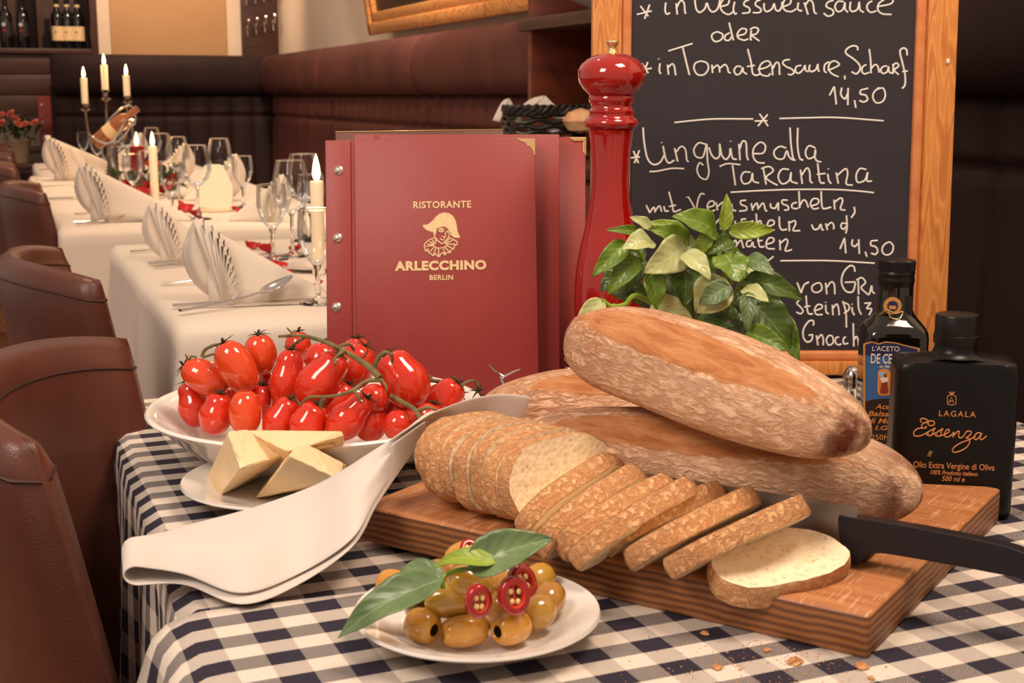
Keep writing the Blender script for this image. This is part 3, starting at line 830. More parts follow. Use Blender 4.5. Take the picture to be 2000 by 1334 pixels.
for lb, px, py, sx, rz in (('white napkin corner sticking up at the left of the basket', 1000, 238, 0.6, 0.3), ('white napkin corner draped in the middle of the basket', 1062, 233, 1.15, -0.2), ('white napkin hanging over the basket front by the mill', 1128, 262, 1.0, 0.0)):
    b0 = D(px, py, 3.2)
    o = tag(mk('basket_napkin', grid(corner_cloth, 12, 6), M_napkin, loc=(b0.x, b0.y, b0.z), rot=(0, 0, rz), sharp=0, solid=0.003), lb, 'napkin', 'napkins in the bread basket')
    o.scale = (sx, 1, 1)
M_roll = mat('bread_roll_crust', (196, 140, 92), 0.8, (226, 184, 140), 18, bump=0.5, bscale=60, bdist=0.004)
b0 = D(1134, 236, 3.2)
tag(mk('bread_roll', [[(x * (1 + 0.08 * math.sin(7 * x * 60)), y, z) for x, y, z in lathe([(0, -0.03), (0.03, -0.022), (0.042, 0), (0.034, 0.02), (0, 0.03)], 20)[0]], lathe([(0, -0.03), (0.03, -0.022), (0.042, 0), (0.034, 0.02), (0, 0.03)], 20)[1]], M_roll, loc=b0), 'crusty bread roll in the basket beside the pepper mill', 'bread')
# far left: flowers in a pot, a standing menu
M_pink = mat('salmon_carnation', (214, 112, 92), 0.7, (236, 150, 126), 40)
M_pot = mat('grey_stone_pot', (150, 128, 108), 0.7)
fp = D(36, 300, 7.6)
ft = thing('side_table', 'small dark side table under the flower pot at far left', 'table', (fp.x, fp.y, 0), (0, 0, ANG))
mk('table_top', rbox(-0.15, 0.15, -0.15, 0.15, 0.70, 0.73, 0.004), M_darkwood, ft)
for sx in (-0.12, 0.12):
    for sy in (-0.12, 0.12): mk('leg', rbox(sx - 0.02, sx + 0.02, sy - 0.02, sy + 0.02, 0, 0.7, 0.003, 1), M_darkwood, ft)
fl = thing('flower_pot', 'pot of salmon carnations on the far left side table', 'flowers', (fp.x, fp.y, 0.731), (0, 0, 0))
mk('pot', lathe([(0, 0), (0.05, 0), (0.07, 0.12), (0.074, 0.125), (0.066, 0.13), (0, 0.12)], 20), M_pot, fl)
rnd = random.Random(11)
for i in range(60):
    a = rnd.uniform(0, 6.283); r_ = rnd.uniform(0.0, 0.14)
    mk('leaf', lfgeo, M_fol, fl, loc=(r_ * math.cos(a), 0.6 * r_ * math.sin(a), rnd.uniform(0.12, 0.23)), rot=(rnd.uniform(-0.3, 1.3), rnd.uniform(-0.6, 0.6), a - 1.57))
fgeo = join(*[xf(petal_geo(0.02, 0.9, i), Matrix.Translation((0, 0, 0.0)) @ Euler((1.1 - 0.08 * i, 0, i * 2.4)).to_matrix().to_4x4()) for i in range(10)])
for px, py in ((22, 222), (10, 240), (52, 243), (70, 240), (41, 243), (30, 232), (6, 225)):
    b0 = D(px, py, 7.55)
    mk('carnation', fgeo, M_pink, fl, loc=(b0.x - fp.x, b0.y - fp.y - rnd.uniform(0, 0.06), b0.z - 0.731), rot=(0.5, 0, rnd.uniform(0, 6)))
# ================================================================== GINGHAM TABLE
def gingham(name, cu, cv, ou=0.0, ov=0.0, ang=0.0):
    n = NT(name)
    t = n.new('TexCoord')
    mp = n.new('Mapping', {0: t.outputs['UV'], 'Rotation': (0, 0, ang), 'Location': (ou, ov, 0)})
    sx = n.new('SeparateXYZ', {0: mp.outputs[0]})
    u, v = sx.outputs[0], sx.outputs[1]
    wob = n.math('MULTIPLY', n.math('SUBTRACT', n.noise(mp.outputs[0], 1500, 1), 0.5), 0.0009)
    fu = n.math('LESS_THAN', n.math('FRACT', n.math('DIVIDE', n.math('ADD', u, wob), 2 * cu)), 0.5)
    fv = n.math('LESS_THAN', n.math('FRACT', n.math('DIVIDE', n.math('ADD', v, wob), 2 * cv)), 0.5)
    k = 2 * math.pi / 0.0016
    su = n.math('SINE', n.math('MULTIPLY', u, k)); sv = n.math('SINE', n.math('MULTIPLY', v, k))
    dots = n.math('GREATER_THAN', n.math('ADD', n.math('MULTIPLY', su, sv), n.math('MULTIPLY', n.math('SUBTRACT', n.noise(mp.outputs[0], 900, 2), 0.5), 0.5)), -0.30)
    dg = n.math('SINE', n.math('MULTIPLY', n.math('ADD', n.math('MULTIPLY', u, 0.6), v), k * 0.9))
    diag = n.math('GREATER_THAN', n.math('ADD', n.math('MULTIPLY', dg, 0.8), n.math('MULTIPLY', n.math('SUBTRACT', n.noise(mp.outputs[0], 900, 2), 0.5), 0.9)), 0.10)
    both = n.math('MULTIPLY', fu, fv)
    onlyu = n.math('MULTIPLY', n.math('SUBTRACT', fu, both), diag)
    onlyv = n.math('MULTIPLY', n.math('SUBTRACT', fv, both), dots)
    dark = n.math('ADD', n.math('ADD', both, n.math('MULTIPLY', onlyu, 0.72)), onlyv, clamp=True)
    fib = n.noise(mp.outputs[0], 700, 3)
    navy = n.ramp(fib, [(0.2, lin((24, 18, 36))), (0.8, lin((36, 30, 50)))])
    cream = n.ramp(fib, [(0.2, lin((206, 192, 178))), (0.8, lin((224, 212, 198)))])
    n.sets(Base_Color=n.mix(dark, cream, navy), Roughness=0.85)
    n.bump(n.math('ADD', n.math('MULTIPLY', su, sv), fib), 0.25, 0.0004)
    return n.m
G_ang = math.radians(-2.0)
M_ging1 = gingham('blue_gingham_lower', 0.0228, 0.0190, 0.004, 0.010, G_ang)
M_ging2 = gingham('blue_gingham_upper', 0.0228, 0.0190, 0.010, 0.002, G_ang)
GR0, GR1, GD0, GD1 = 0.115, 1.06, 0.30, 1.635
gt = thing('dining_table', 'dark wooden dining table under the gingham cloths', 'table', (0, 0, 0), ROT, 'dining tables in a row')
mk('table_top', rbox(GR0 + 0.004, GR1, GD0 + 0.004, GD1, TT - 0.035, TT - 0.006, 0.004), M_darkwood, gt)
for x in (GR0 + 0.06, GR1 - 0.11):
    for y in (GD0 + 0.06, GD1 - 0.11): mk('leg', rbox(x, x + 0.05, y, y + 0.05, 0, TT - 0.035, 0.003, 1), M_darkwood, gt)
g, uv = drape(GR0, GR1, GD0, GD1, TT - 0.0042, 0.26, 0.010, 17, 40, 18, seed=0.7, rad=0.014)
tag(mk('gingham_tablecloth', g, M_ging1, rot=ROT, sharp=0, uv=uv, solid=0.0012), 'navy and cream gingham tablecloth draped over the whole front table', 'tablecloth')
# upper gingham cloth: covers the near part, its hem crosses the table
e0, e1 = P(410, 1197, TT), P(690, 1163, TT)
(r0e, d0e), (r1e, d1e) = RD(e0), RD(e1)
slope = (d1e - d0e) / (r1e - r0e)
def upper(u, v):
    rr = -0.20 + 1.20 * u
    hem = d0e + (rr - r0e) * slope
    dd = hem - 0.62 * v
    edge = GR0 - 0.004
    z = TT + 0.0002
    lift = 0.0012 * math.exp(-(v * 0.62 / 0.006) ** 2)
    r, zz = rr, z + lift
    if rr < edge:
        e = edge - rr
        rad = 0.022
        arc = rad * math.pi / 2
        if e < arc: o, h = rad * math.sin(e / rad), rad * (1 - math.cos(e / rad))
        else: o, h = rad, rad + e - arc
        f = min(1, e / 0.12)
        r = edge - o - f * (0.032 + 0.012 * math.sin(dd * 42))
        zz = z - h
        dd += f * 0.01 * math.sin(dd * 30)
    return (r, dd, zz)
nu, nv = 110, 60
g = grid(upper, nu, nv)
uv = []
for i in range(nu + 1):
    for j in range(nv + 1):
        rr = -0.20 + 1.20 * i / nu
        uv.append((rr, d0e + (rr - r0e) * slope - 0.62 * j / nv))
tag(mk('gingham_overcloth', g, M_ging2, rot=ROT, sharp=0, uv=uv, solid=0.0012), 'second gingham cloth laid over the near part, hem running under the olives', 'tablecloth')
ZT = TT + 0.001
# ================================================================== CUTTING BOARD
bA, bB, bC = P(700, 1058, TT), P(1694, 1292, TT), P(2003, 1030, TT)
ex = (bB - bA); ex.z = 0; LX = ex.length; ex.normalize()
ey = Vector((-ex.y, ex.x, 0))
LY = (bC - bB).dot(ey)
BT = 0.030
nw = NT('cutting_board_wood')
v = nw.coord('Object', (1.2, 14, 14))
big = nw.noise(nw.coord('Object', (2, 6, 6)), 3, 3)
f1 = nw.noise(v, 5, 6, 0.65, 1.2)
w = nw.new('TexWave', {'Vector': nw.coord('Object', (1.0, 1.0, 1.0)), 'Scale': 58.0, 'Distortion': 2.2, 'Detail': 2, 'Detail Scale': 0.6}, wave_type='BANDS', bands_direction='Z')
geo = nw.new('NewGeometry')
tcn = nw.new('TexCoord')
side = nw.math('LESS_THAN', nw.math('ABSOLUTE', nw.new('SeparateXYZ', {0: tcn.outputs['Normal']}).outputs[2]), 0.5)
top = nw.ramp(f1, [(0.25, lin((150, 88, 48))), (0.5, lin((192, 128, 78))), (0.75, lin((208, 150, 98)))])
top2 = nw.mix(nw.math('MULTIPLY', big, 0.55), top, lin((138, 78, 42)))
scr = nw.noise(nw.coord('Object', (60, 3, 3)), 9, 2)
top3 = nw.mix(nw.math('MULTIPLY', nw.math('GREATER_THAN', scr, 0.62), 0.45), top2, lin((226, 186, 146)))
sd = nw.ramp(nw.math('ADD', nw.math('MULTIPLY', w.outputs[1], 0.62), nw.math('MULTIPLY', f1, 0.4)), [(0.2, lin((100, 60, 34))), (0.5, lin((134, 84, 48))), (0.85, lin((154, 102, 60)))])
nw.sets(Base_Color=nw.mix(side, top3, sd), Roughness=nw.math('ADD', nw.math('MULTIPLY', f1, 0.3), 0.34))
nw.bump(f1, 0.25, 0.0012)
bo = mk('cutting_board', rbox(0, LX, 0, LY, 0, BT, 0.0035, 3), nw.m, loc=(bA.x, bA.y, ZT), rot=(0, 0, math.atan2(ex.y, ex.x)))
tag(bo, 'thick worn wooden cutting board under the bread', 'cutting board')
ZB = ZT + BT
# ================================================================== BREAD
def crust(name, loaf=True):
    n = NT(name)
    v = n.coord('Object', (19, 54, 54)) if loaf else n.coord('Object', (44, 44, 44))
    wr = n.noise(v, 2.6 if loaf else 3.2, 5, 0.6, 0.5)
    wr2 = n.noise(v, 6.0, 4, 0.6, 0.4)
    big = n.noise(n.coord('Object'), 9, 3)
    wrk = n.math('ABSOLUTE', n.math('SUBTRACT', wr, 0.5))
    cr_ = n.math('MULTIPLY', wrk, 7.0, clamp=True)
    flour = n.math('ADD', n.math('ADD', n.math('MULTIPLY', cr_, 0.62), 0.40), n.math('MULTIPLY', n.math('SUBTRACT', big, 0.5), 1.3), clamp=True)
    brown = n.ramp(wr2, [(0.3, lin((150, 88, 50) if loaf else (178, 108, 60))), (0.7, lin((190, 124, 78) if loaf else (206, 140, 86)))])
    pale = n.ramp(wr2, [(0.3, lin((220, 174, 138) if loaf else (224, 168, 116))), (0.7, lin((238, 204, 172) if loaf else (236, 190, 140)))])
    base = n.mix(flour, brown, pale)
    hgt = n.math('ADD', n.math('MULTIPLY', cr_, 0.8), n.math('MULTIPLY', wr2, 0.35))
    if loaf:
        s = n.new('SeparateXYZ', {0: n.new('TexCoord').outputs['Object']})
        att = n.new('Attribute', attribute_name='score')
        gold = n.ramp(n.noise(n.coord('Object', (14, 60, 60)), 1.6, 6, 0.72, 0.5), [(0.3, lin((150, 86, 46))), (0.5, lin((186, 124, 78))), (0.75, lin((210, 158, 112)))])
        edge = n.math('ADD', att.outputs['Fac'], n.math('MULTIPLY', n.math('SUBTRACT', n.noise(n.coord('Object', (1, 2, 2)), 55, 5, 0.65), 0.5), 1.3))
        fac = n.ramp(edge, [(0.40, g1(0)), (0.56, g1(1))])
        base = n.mix(fac, base, gold)
        endd = n.new('Attribute', attribute_name='endd')
        ef = n.math('MULTIPLY', endd.outputs['Fac'], n.ramp(n.noise(n.coord('Object'), 28, 4), [(0.38, g1(0)), (0.56, g1(1))]), clamp=True)
        base = n.mix(ef, base, lin((104, 48, 24)))
        hgt = n.mix(fac, hgt, n.math('MULTIPLY', n.noise(n.coord('Object', (1, 2.5, 2.5)), 70, 6, 0.7), 1.6))
    n.sets(Base_Color=base, Roughness=0.78)
    n.b.inputs['Specular IOR Level'].default_value = 0.25
    n.bump(hgt, 0.8, 0.0026)
    return n.m
M_crust = crust('floury_bread_crust')
M_slicecrust = crust('sliced_bread_crust', False)
def loaf(label, pa, pb, hw, hh, roll=0.0, score=(0.0, 0.30, 0.8), seed=0, endmax=1.0):
    """loaf from end centre pa to end centre pb; hw/hh half width/height; roll turns the score line towards the viewer"""
    pa, pb = Vector(pa), Vector(pb)
    c = (pa + pb) / 2
    m = frame(c, pb - pa, (0, 0, 1))
    L = (pb - pa).length / 2
    rnd = random.Random(seed)
    ph = [rnd.uniform(0, 6) for _ in range(6)]
    n, k = 64, 48
    V, SCR, END = [], [], []
    for i in range(n + 1):
        s = -math.cos(math.pi * i / n)
        ss = s
        e = (1 - abs(ss) ** 3.2) ** 0.5 if abs(ss) < 1 else 0
        e *= 1 - 0.10 * ss * (1 if seed % 2 else -1)
        for j in range(k):
            a = 2 * math.pi * j / k
            y, z = math.cos(a), math.sin(a)
            sq = (abs(y) ** 2.5 + abs(z) ** 2.3) ** (-1 / 2.4)
            yy, zz = hw * y * sq * e, hh * z * sq * e
            if zz < 0: zz *= 0.82
            wob = 1 + 0.03 * math.sin(3 * ss + ph[0] + a) + 0.02 * math.sin(7 * ss + ph[1] + 2 * a)
            yy *= wob; zz *= wob
            da = math.atan2(math.sin(a - math.pi / 2 - roll), math.cos(a - math.pi / 2 - roll))
            q = (da / score[1]) ** 2 + ((ss - 0.0) / score[2]) ** 2
            scv = max(0.0, min(1.0, 1.5 - q)) if q < 1.5 else 0
            # slash: shallow groove with raised ragged lip
            gr = 1 - 0.05 * math.exp(-(q / 0.55) ** 2) + 0.05 * math.exp(-((q - 1.05) / 0.22) ** 2) * (1 if da > 0 else 0.4)
            V.append((ss * L, yy * gr, zz * gr)); SCR.append(scv); END.append(max(0, min(1, (abs(ss) - 0.78) / 0.16)) * (1 if ss > 0 else 0.4) * endmax)
    Fc = [(i * k + j, i * k + (j + 1) % k, (i + 1) * k + (j + 1) % k, (i + 1) * k + j) for i in range(n) for j in range(k)]
    o = mk('bread_loaf', (V, Fc), M_crust, sharp=0)
    o.matrix_world = m
    o.location = m.translation; o.rotation_euler = m.to_euler()
    for nm, arr in (('score', SCR), ('endd', END)):
        at = o.data.attributes.new(nm, 'FLOAT', 'POINT')
        at.data.foreach_set('value', arr)
    return tag(o, label, 'bread', 'whole bread loaves')
loaf('long floury bread loaf lying on top of the other two', P(1128, 655, 0.905), P(1690, 860, 0.876), 0.048, 0.040, 0.62, (0, 0.42, 0.84), 1)
loaf('long cracked bread loaf lying on the board behind the slices', P(1010, 855, ZB + 0.036), P(1802, 968, ZB + 0.036), 0.047, 0.042, 0.75, (0, 0.36, 0.72), 2)
loaf('bread loaf at the back left, mostly hidden under the top loaf', P(930, 810, ZT + 0.040), P(1420, 800, ZT + 0.040), 0.046, 0.044, 0.6, (0, 0.35, 0.6), 4, 0.3)
# ---- slices
M_crumb_n = NT('bread_crumb_face')
cv = M_crumb_n.coord('Object')
vo = M_crumb_n.new('TexVoronoi', {'Vector': cv, 'Scale': 210.0, 'Randomness': 1.0})
por = M_crumb_n.math('ADD', M_crumb_n.math('MULTIPLY', vo.outputs[0], 0.6), M_crumb_n.math('MULTIPLY', M_crumb_n.noise(cv, 120, 5), 0.6))
M_crumb_n.sets(Base_Color=M_crumb_n.ramp(por, [(0.26, lin((196, 148, 102))), (0.40, lin((236, 210, 172))), (0.7, lin((244, 224, 190)))]), Roughness=0.9)
M_crumb_n.bump(por, 0.6, 0.002)
M_crumb = M_crumb_n.m
def slice_outline(w, h, seed, n=44):
    rnd = random.Random(seed)
    ph = [rnd.uniform(0, 6.28) for _ in range(4)]
    out = []
    for i in range(n):
        a = 2 * math.pi * i / n
        c, s = math.cos(a), math.sin(a)
        k = (abs(c) ** 2.6 + abs(s) ** 2.3) ** (-1 / 2.45)
        x, z = w / 2 * c * k, h / 2 * s * k
        if z < 0: z *= 0.86
        r = 1 + 0.03 * math.sin(2 * a + ph[0]) + 0.022 * math.sin(3 * a + ph[1]) + 0.012 * math.sin(7 * a + ph[2])
        out.append((x * r, z * r))
    return out
def bread_slice(label, m, w, h, th, seed, heel=0):
    """m: matrix with x = width, z = height, y = thickness (0..th)"""
    t = thing('bread_slice', label, 'bread slice', m.translation, m.to_euler(), 'slices cut from the loaf')
    ol = slice_outline(w, h, seed)
    rnd = random.Random(seed + 50)
    n = len(ol)
    rings = []
    for y, k in ((0, 0.985), (0.12, 1.0), (0.5, 1.012), (0.88, 1.0), (1, 0.985)):
        if heel: k *= math.sqrt(max(0.05, 1 - ((1 - y) if heel > 0 else y) ** 2.4 * 0.9))
        rings.append([(x * k + rnd.uniform(-1, 1) * 0.0006, y * th, z * k + rnd.uniform(-1, 1) * 0.0006) for x, z in ol])
    mk('crust', loft(rings, True, False), M_slicecrust, t, sharp=60)
    def face(ring, sgn):
        V = [(x, y + sgn * 0.0003, z) for x, y, z in ring] + [(x * 0.9, y - sgn * 0.0004 + rnd.uniform(-1, 1) * 0.0004, z * 0.9) for x, y, z in ring]
        V += [(x * 0.5, y - sgn * 0.001 + rnd.uniform(-1, 1) * 0.0008, z * 0.5) for x, y, z in ring] + [(0, ring[0][1] - sgn * 0.001, 0)]
        Fc = [(i, (i + 1) % n, n + (i + 1) % n, n + i) for i in range(n)] + [(n + i, n + (i + 1) % n, 2 * n + (i + 1) % n, 2 * n + i) for i in range(n)] + [(2 * n + i, 2 * n + (i + 1) % n, 3 * n) for i in range(n)]
        return V, Fc
    mk('crumb', face(rings[0], -1), M_slicecrust if heel > 0 else M_crumb, t, sharp=0)
    mk('crumb', face(rings[-1], 1), M_crumb, t, sharp=0)
    return t
ordn = ['first', 'second', 'third', 'fourth', 'fifth', 'sixth', 'seventh', 'eighth']
h0, h1 = P(812, 988, ZB), P(1000, 1052, ZB)
ax = (h1 - h0); stp = ax.length / 7.0; ax.normalize()
wd = Vector((-ax.y, ax.x, 0))
for i in range(8):
    th = stp * 0.97
    rnd = random.Random(i + 20)
    lean = math.radians(9 + rnd.uniform(-3, 3))
    up = Vector((0, 0, 1)) * math.cos(lean) - ax * math.sin(lean)
    tw = rnd.uniform(-0.06, 0.06)
    wx = (wd * math.cos(tw) + ax * math.sin(tw))
    hgt, wid = 0.074 - (0.012 if i == 0 else 0.0), 0.108 - (0.018 if i == 0 else 0)
    c = h0 + ax * (stp * (i - 0.4)) + wd * (0.050 + rnd.uniform(-0.002, 0.002)) + up * (hgt * 0.5 * 0.9) 
    m = frame(c, wx, up)
    # frame's y axis = z x x ; make it point along +ax
    if m.col[1].to_3d().dot(ax) < 0:
        m = frame(c, -wx, up)
    bread_slice(('crusty heel slice at the left end of the upright row' if i == 0 else 'upright bread slice, %s from the heel' % ordn[i]) if i < 7 else 'last upright bread slice, showing its pale round face', m, wid, hgt, th, i + 1, 1 if i == 0 else 0)
SL = [((1040, 1030), (1228, 908), 32, ordn[0]), ((1078, 1066), (1270, 930), 37, ordn[1]), ((1112, 1076), (1334, 953), 42, ordn[2]), ((1152, 1092), (1372, 962), 46, ordn[3]),
      ((1210, 1070), (1430, 970), 50, ordn[4]), ((1258, 1098), (1494, 980), 52, ordn[5]), ((1328, 1122), (1592, 1000), 56, ordn[6])]
for i, (a, b, lean, od) in enumerate(SL):
    A = P(a[0], a[1], ZB + 0.014)
    Lw = 0.112
    best = None
    for q in range(400):
        zz = ZB + 0.014 + 0.055 * q / 400
        B = P(b[0], b[1], zz)
        er = abs((B - A).length - Lw)
        if best is None or er < best[0]: best = (er, B)
    B = best[1]
    U = (B - A); wlen = U.length; U.normalize()
    Lh = Vector((U.y, -U.x, 0)).normalized()
    lr = math.radians(lean)
    up = Vector((0, 0, 1)) * math.cos(lr) + Lh * math.sin(lr)
    m = frame((A + B) / 2, U, up)
    up = m.col[2].to_3d()
    c = (A + B) / 2 - up * 0.012
    m.translation = c
    lab = 'toppled bread slice, %s after the upright row' % od if i < 6 else 'toppled bread slice leaning over the flat one at the right'
    bread_slice(lab, m, wlen, 0.060, 0.0150, 40 + i)
A, B = P(1402, 1124, ZB + 0.012), P(1640, 1058, ZB + 0.020)
U = (B - A); wlen = U.length * 1.0; U.normalize()
m = frame((A + B) / 2, U, Vector((0, 1, 0.30)))
bread_slice('bread slice lying flat in front with its crumb face up', m, wlen, 0.064, 0.0165, 61)
# ---- crumbs
M_crumbs = mat('toasted_crumb', (172, 110, 62), 0.85, (214, 164, 112), 90)
rnd = random.Random(5)
def crumb_geo(s, seed):
    r = random.Random(seed)
    v, f = lathe([(0, 0), (0.8, 0.05), (1.0, 0.4), (0.6, 0.8), (0, 0.95)], 8)
    return [(x * s * r.uniform(0.6, 1.2), y * s * r.uniform(0.6, 1.2), z * s * r.uniform(0.6, 1.0)) for x, y, z in v], f
CR = [(1552, 1295, 17, 'largest brown crumb in front of the board corner'), (1684, 1305, 15, 'rough crumb right below the board corner'), (1402, 1306, 11, 'flat pale crumb left of the largest crumb'),
      (1378, 1240, 10, 'crumb beside the board edge left of the corner'), (1497, 1272, 9, 'dark crumb below the board edge'), (1445, 1308, 4, 'small crumb between the flat and the largest one'),
      (1572, 1318, 4, 'small crumb right under the largest crumb'), (1702, 1326, 8, 'crumb at the bottom edge below the corner'), (1420, 1275, 3, 'tiny crumb between board and flat crumb'), (1730, 1303, 3, 'tiny crumb right of the board corner')]
for i, (px, py, s, lb) in enumerate(CR):
    l = P(px, py, ZT); k = pxm(l.y, TT)
    tag(mk('bread_crumb', crumb_geo(s * k, i), M_crumbs, loc=l, smooth=False), lb, 'crumb', 'larger bread crumbs')
for i, (px, py, s, lb) in enumerate(((1655, 1095, 6, 'crumb on the board beside the knife handle'), (1605, 1130, 4, 'pale crumb on the board right of the flat slice'), (1668, 1153, 4, 'crumb on the bare board near its front corner'), (763, 1002, 5, 'seed like crumb at the left end of the board'), (1590, 1160, 3, 'small crumb on the board below the flat slice'))):
    l = P(px, py, ZB); k = pxm(l.y, TT)
    tag(mk('bread_crumb', crumb_geo(s * k, i + 30), M_crumbs, loc=l, smooth=False), lb, 'crumb', 'larger bread crumbs')
gs = []
for i in range(260):
    px = rnd.gauss(1500, 130); py = rnd.uniform(1240, 1336)
    ln = 1294 + (px - 1692) * 0.234
    if py < ln + 4: py = ln + 4 + abs(rnd.gauss(0, 22))
    if py > 1340 or px > 1960: continue
    l = P(px, py, ZT); k = pxm(l.y, TT)
    gs.append(mv(crumb_geo(k * rnd.uniform(0.6, 2.2), i + 100), *l))
for i in range(60):
    px, py = rnd.uniform(1560, 1900), rnd.uniform(1150, 1334)
    if py < 1294 + (px - 1692) * -0.9: continue
    l = P(px, py, ZT); k = pxm(l.y, TT)
    gs.append(mv(crumb_geo(k * rnd.uniform(0.6, 1.6), i + 500), *l))
tag(mk('fine_crumbs', join(*gs), M_crumbs, smooth=False), 'fine bread crumbs sprinkled over the gingham cloth', 'crumbs', kind='stuff')
# ================================================================== BREAD KNIFE
k0, k1 = D(1646, 1030, 0.915), D(2010, 1098, 0.842)
kn = thing('bread_knife', 'bread knife with black handle lying on the cutting board', 'knife', k0)
kx = (k1 - k0); KL = kx.length; kx.normalize()
km = frame(Vector((0, 0, 0)), kx, Vector((0, 0.22, 1)))
s_ = pxm(0.89, 0.8)
ho = [(0, 26), (20, 27), (75, 29), (190, 30), (300, 27), (345, 22), (385, 8), (398, -14), (392, -48), (378, -52), (366, -40), (350, -28), (300, -28), (230, -28), (120, -30), (85, -33), (66, -40), (52, -58), (34, -66), (18, -58), (10, -30), (2, 0)]
hol = [(x * s_ * 1.0, z * s_ * 1.0) for x, z in ho]
mk('handle', xf(extr([(q.x, q.y) for q in cr([(x, z, 0) for x, z in hol], 4, True)], -0.011, 0.011), km), mat('knife_handle_plastic', (28, 20, 24), 0.45, bump=0.1, bscale=300, spec=0.3), kn, bev=0.005, sharp=50)
mk('blade', xf(extr([(0.01, 0.017), (0.01, -0.014), (-0.20, -0.012), (-0.225, -0.002), (-0.23, 0.012)], -0.0009, 0.0009), km), mat('brushed_blade', (150, 140, 130), 0.35, metal=1), kn, smooth=False)
# ================================================================== PLATES, CHEESE, OLIVES, TOMATOES
def plate(name, label, px, py, zr, hwpx, depth, well=0.62, foot=0.42, cat='plate'):
    c = P(px, py, ZT + zr)
    d = (c - C0).dot(FW)
    R = hwpx * d / F
    th = 0.004
    prof = [(0, 0.0035), (R * foot * 0.92, 0.0035), (R * foot * 0.95, 0), (R * foot, 0), (R * foot * 1.04, 0.004), (R * well, zr * 0.32), (R * 0.90, zr * 0.86), (R * 0.985, zr), (R, zr + 0.0015), (R * 0.99, zr + 0.0035), (R * 0.955, zr + 0.002), (R * 0.88, zr * 0.86 + th), (R * well * 0.97, zr * 0.32 + th), (R * foot, 0.0035 + th * 0.8), (0, 0.0035 + th * 0.7)]
    o = tag(mk(name, lathe(prof, 96), M_ceramic, loc=(c.x, c.y, ZT), sharp=60), label, cat)
    return o, c, R
op, oc, oR = plate('olive_plate', 'small white plate of olives at the front', 932, 1196, 0.017, 241, 0, 0.70, 0.55)
cp, cc, cR = plate('cheese_plate', 'small white plate under the cheese wedges', 560, 938, 0.016, 203, 0, 0.70, 0.5)
bc = P(620, 790, ZT + 0.054)
bR = 327 * (bc - C0).dot(FW) / F
bprof2 = [(0, 0.003), (0.50, 0.003), (0.52, 0), (0.56, 0), (0.58, 0.004), (0.74, 0.016), (0.865, 0.034), (0.93, 0.045), (0.99, 0.0515), (1.0, 0.0535), (0.992, 0.0555), (0.975, 0.0555), (0.925, 0.0495), (0.85, 0.0385), (0.73, 0.021), (0.55, 0.009), (0, 0.008)]
bw = tag(mk('tomato_bowl', lathe([(r_ * bR, z_) for r_, z_ in bprof2], 96), M_ceramic, loc=(bc.x, bc.y, ZT), sharp=60), 'large shallow white bowl heaped with tomatoes', 'bowl')
# ---- olives
def olive_mat(name, a, b):
    n = NT(name)
    n.sets(Base_Color=n.ramp(n.noise(n.coord('Object'), 60, 4), [(0.3, lin(a)), (0.7, lin(b))]), Roughness=0.16)
    n.b.inputs['Coat Weight'].default_value = 0.7
    n.b.inputs['Subsurface Weight'].default_value = 0.15
    n.b.inputs['Subsurface Radius'].default_value = (0.006, 0.004, 0.001)
    return n.m
M_ol = [olive_mat('golden_olive_skin', (172, 126, 42), (192, 148, 58)), olive_mat('amber_olive_skin', (192, 130, 42), (208, 150, 56)), olive_mat('brown_olive_skin', (158, 106, 38), (178, 126, 50))]
M_pit = mat('olive_hole', (52, 30, 14), 0.5)
def olive(label, px, py, Y, L, R, axis, mi):
    """axis: direction of the hole end"""
    p = P(px, py, ZT + Y)
    t = thing('green_olive', label, 'olive', p, (0, 0, 0), 'pitted olives on the plate')
    m = frame(Vector((0, 0, 0)), Vector(axis), Vector((0, 0.1, 1)))
    m = m @ Matrix.Rotation(math.pi / 2, 4, 'Y')
    prof = []
    for i in range(17):
        a = math.pi * i / 16
        z = -math.cos(a) * L
        r = R * math.sin(a) ** 0.72
        if i < 13: prof.append((max(r, 0.0), z))
    prof += [(R * 0.66, L * 0.80), (R * 0.50, L * 0.88), (R * 0.42, L * 0.87), (R * 0.34, L * 0.80)]
    mk('skin', xf(lathe(prof, 24, False), m), M_ol[mi], t, sharp=0)
    mk('pit_hole', xf(lathe([(R * 0.34, L * 0.80), (R * 0.32, L * 0.2), (0, L * 0.15)], 16, False), m), M_pit, t, sharp=0)
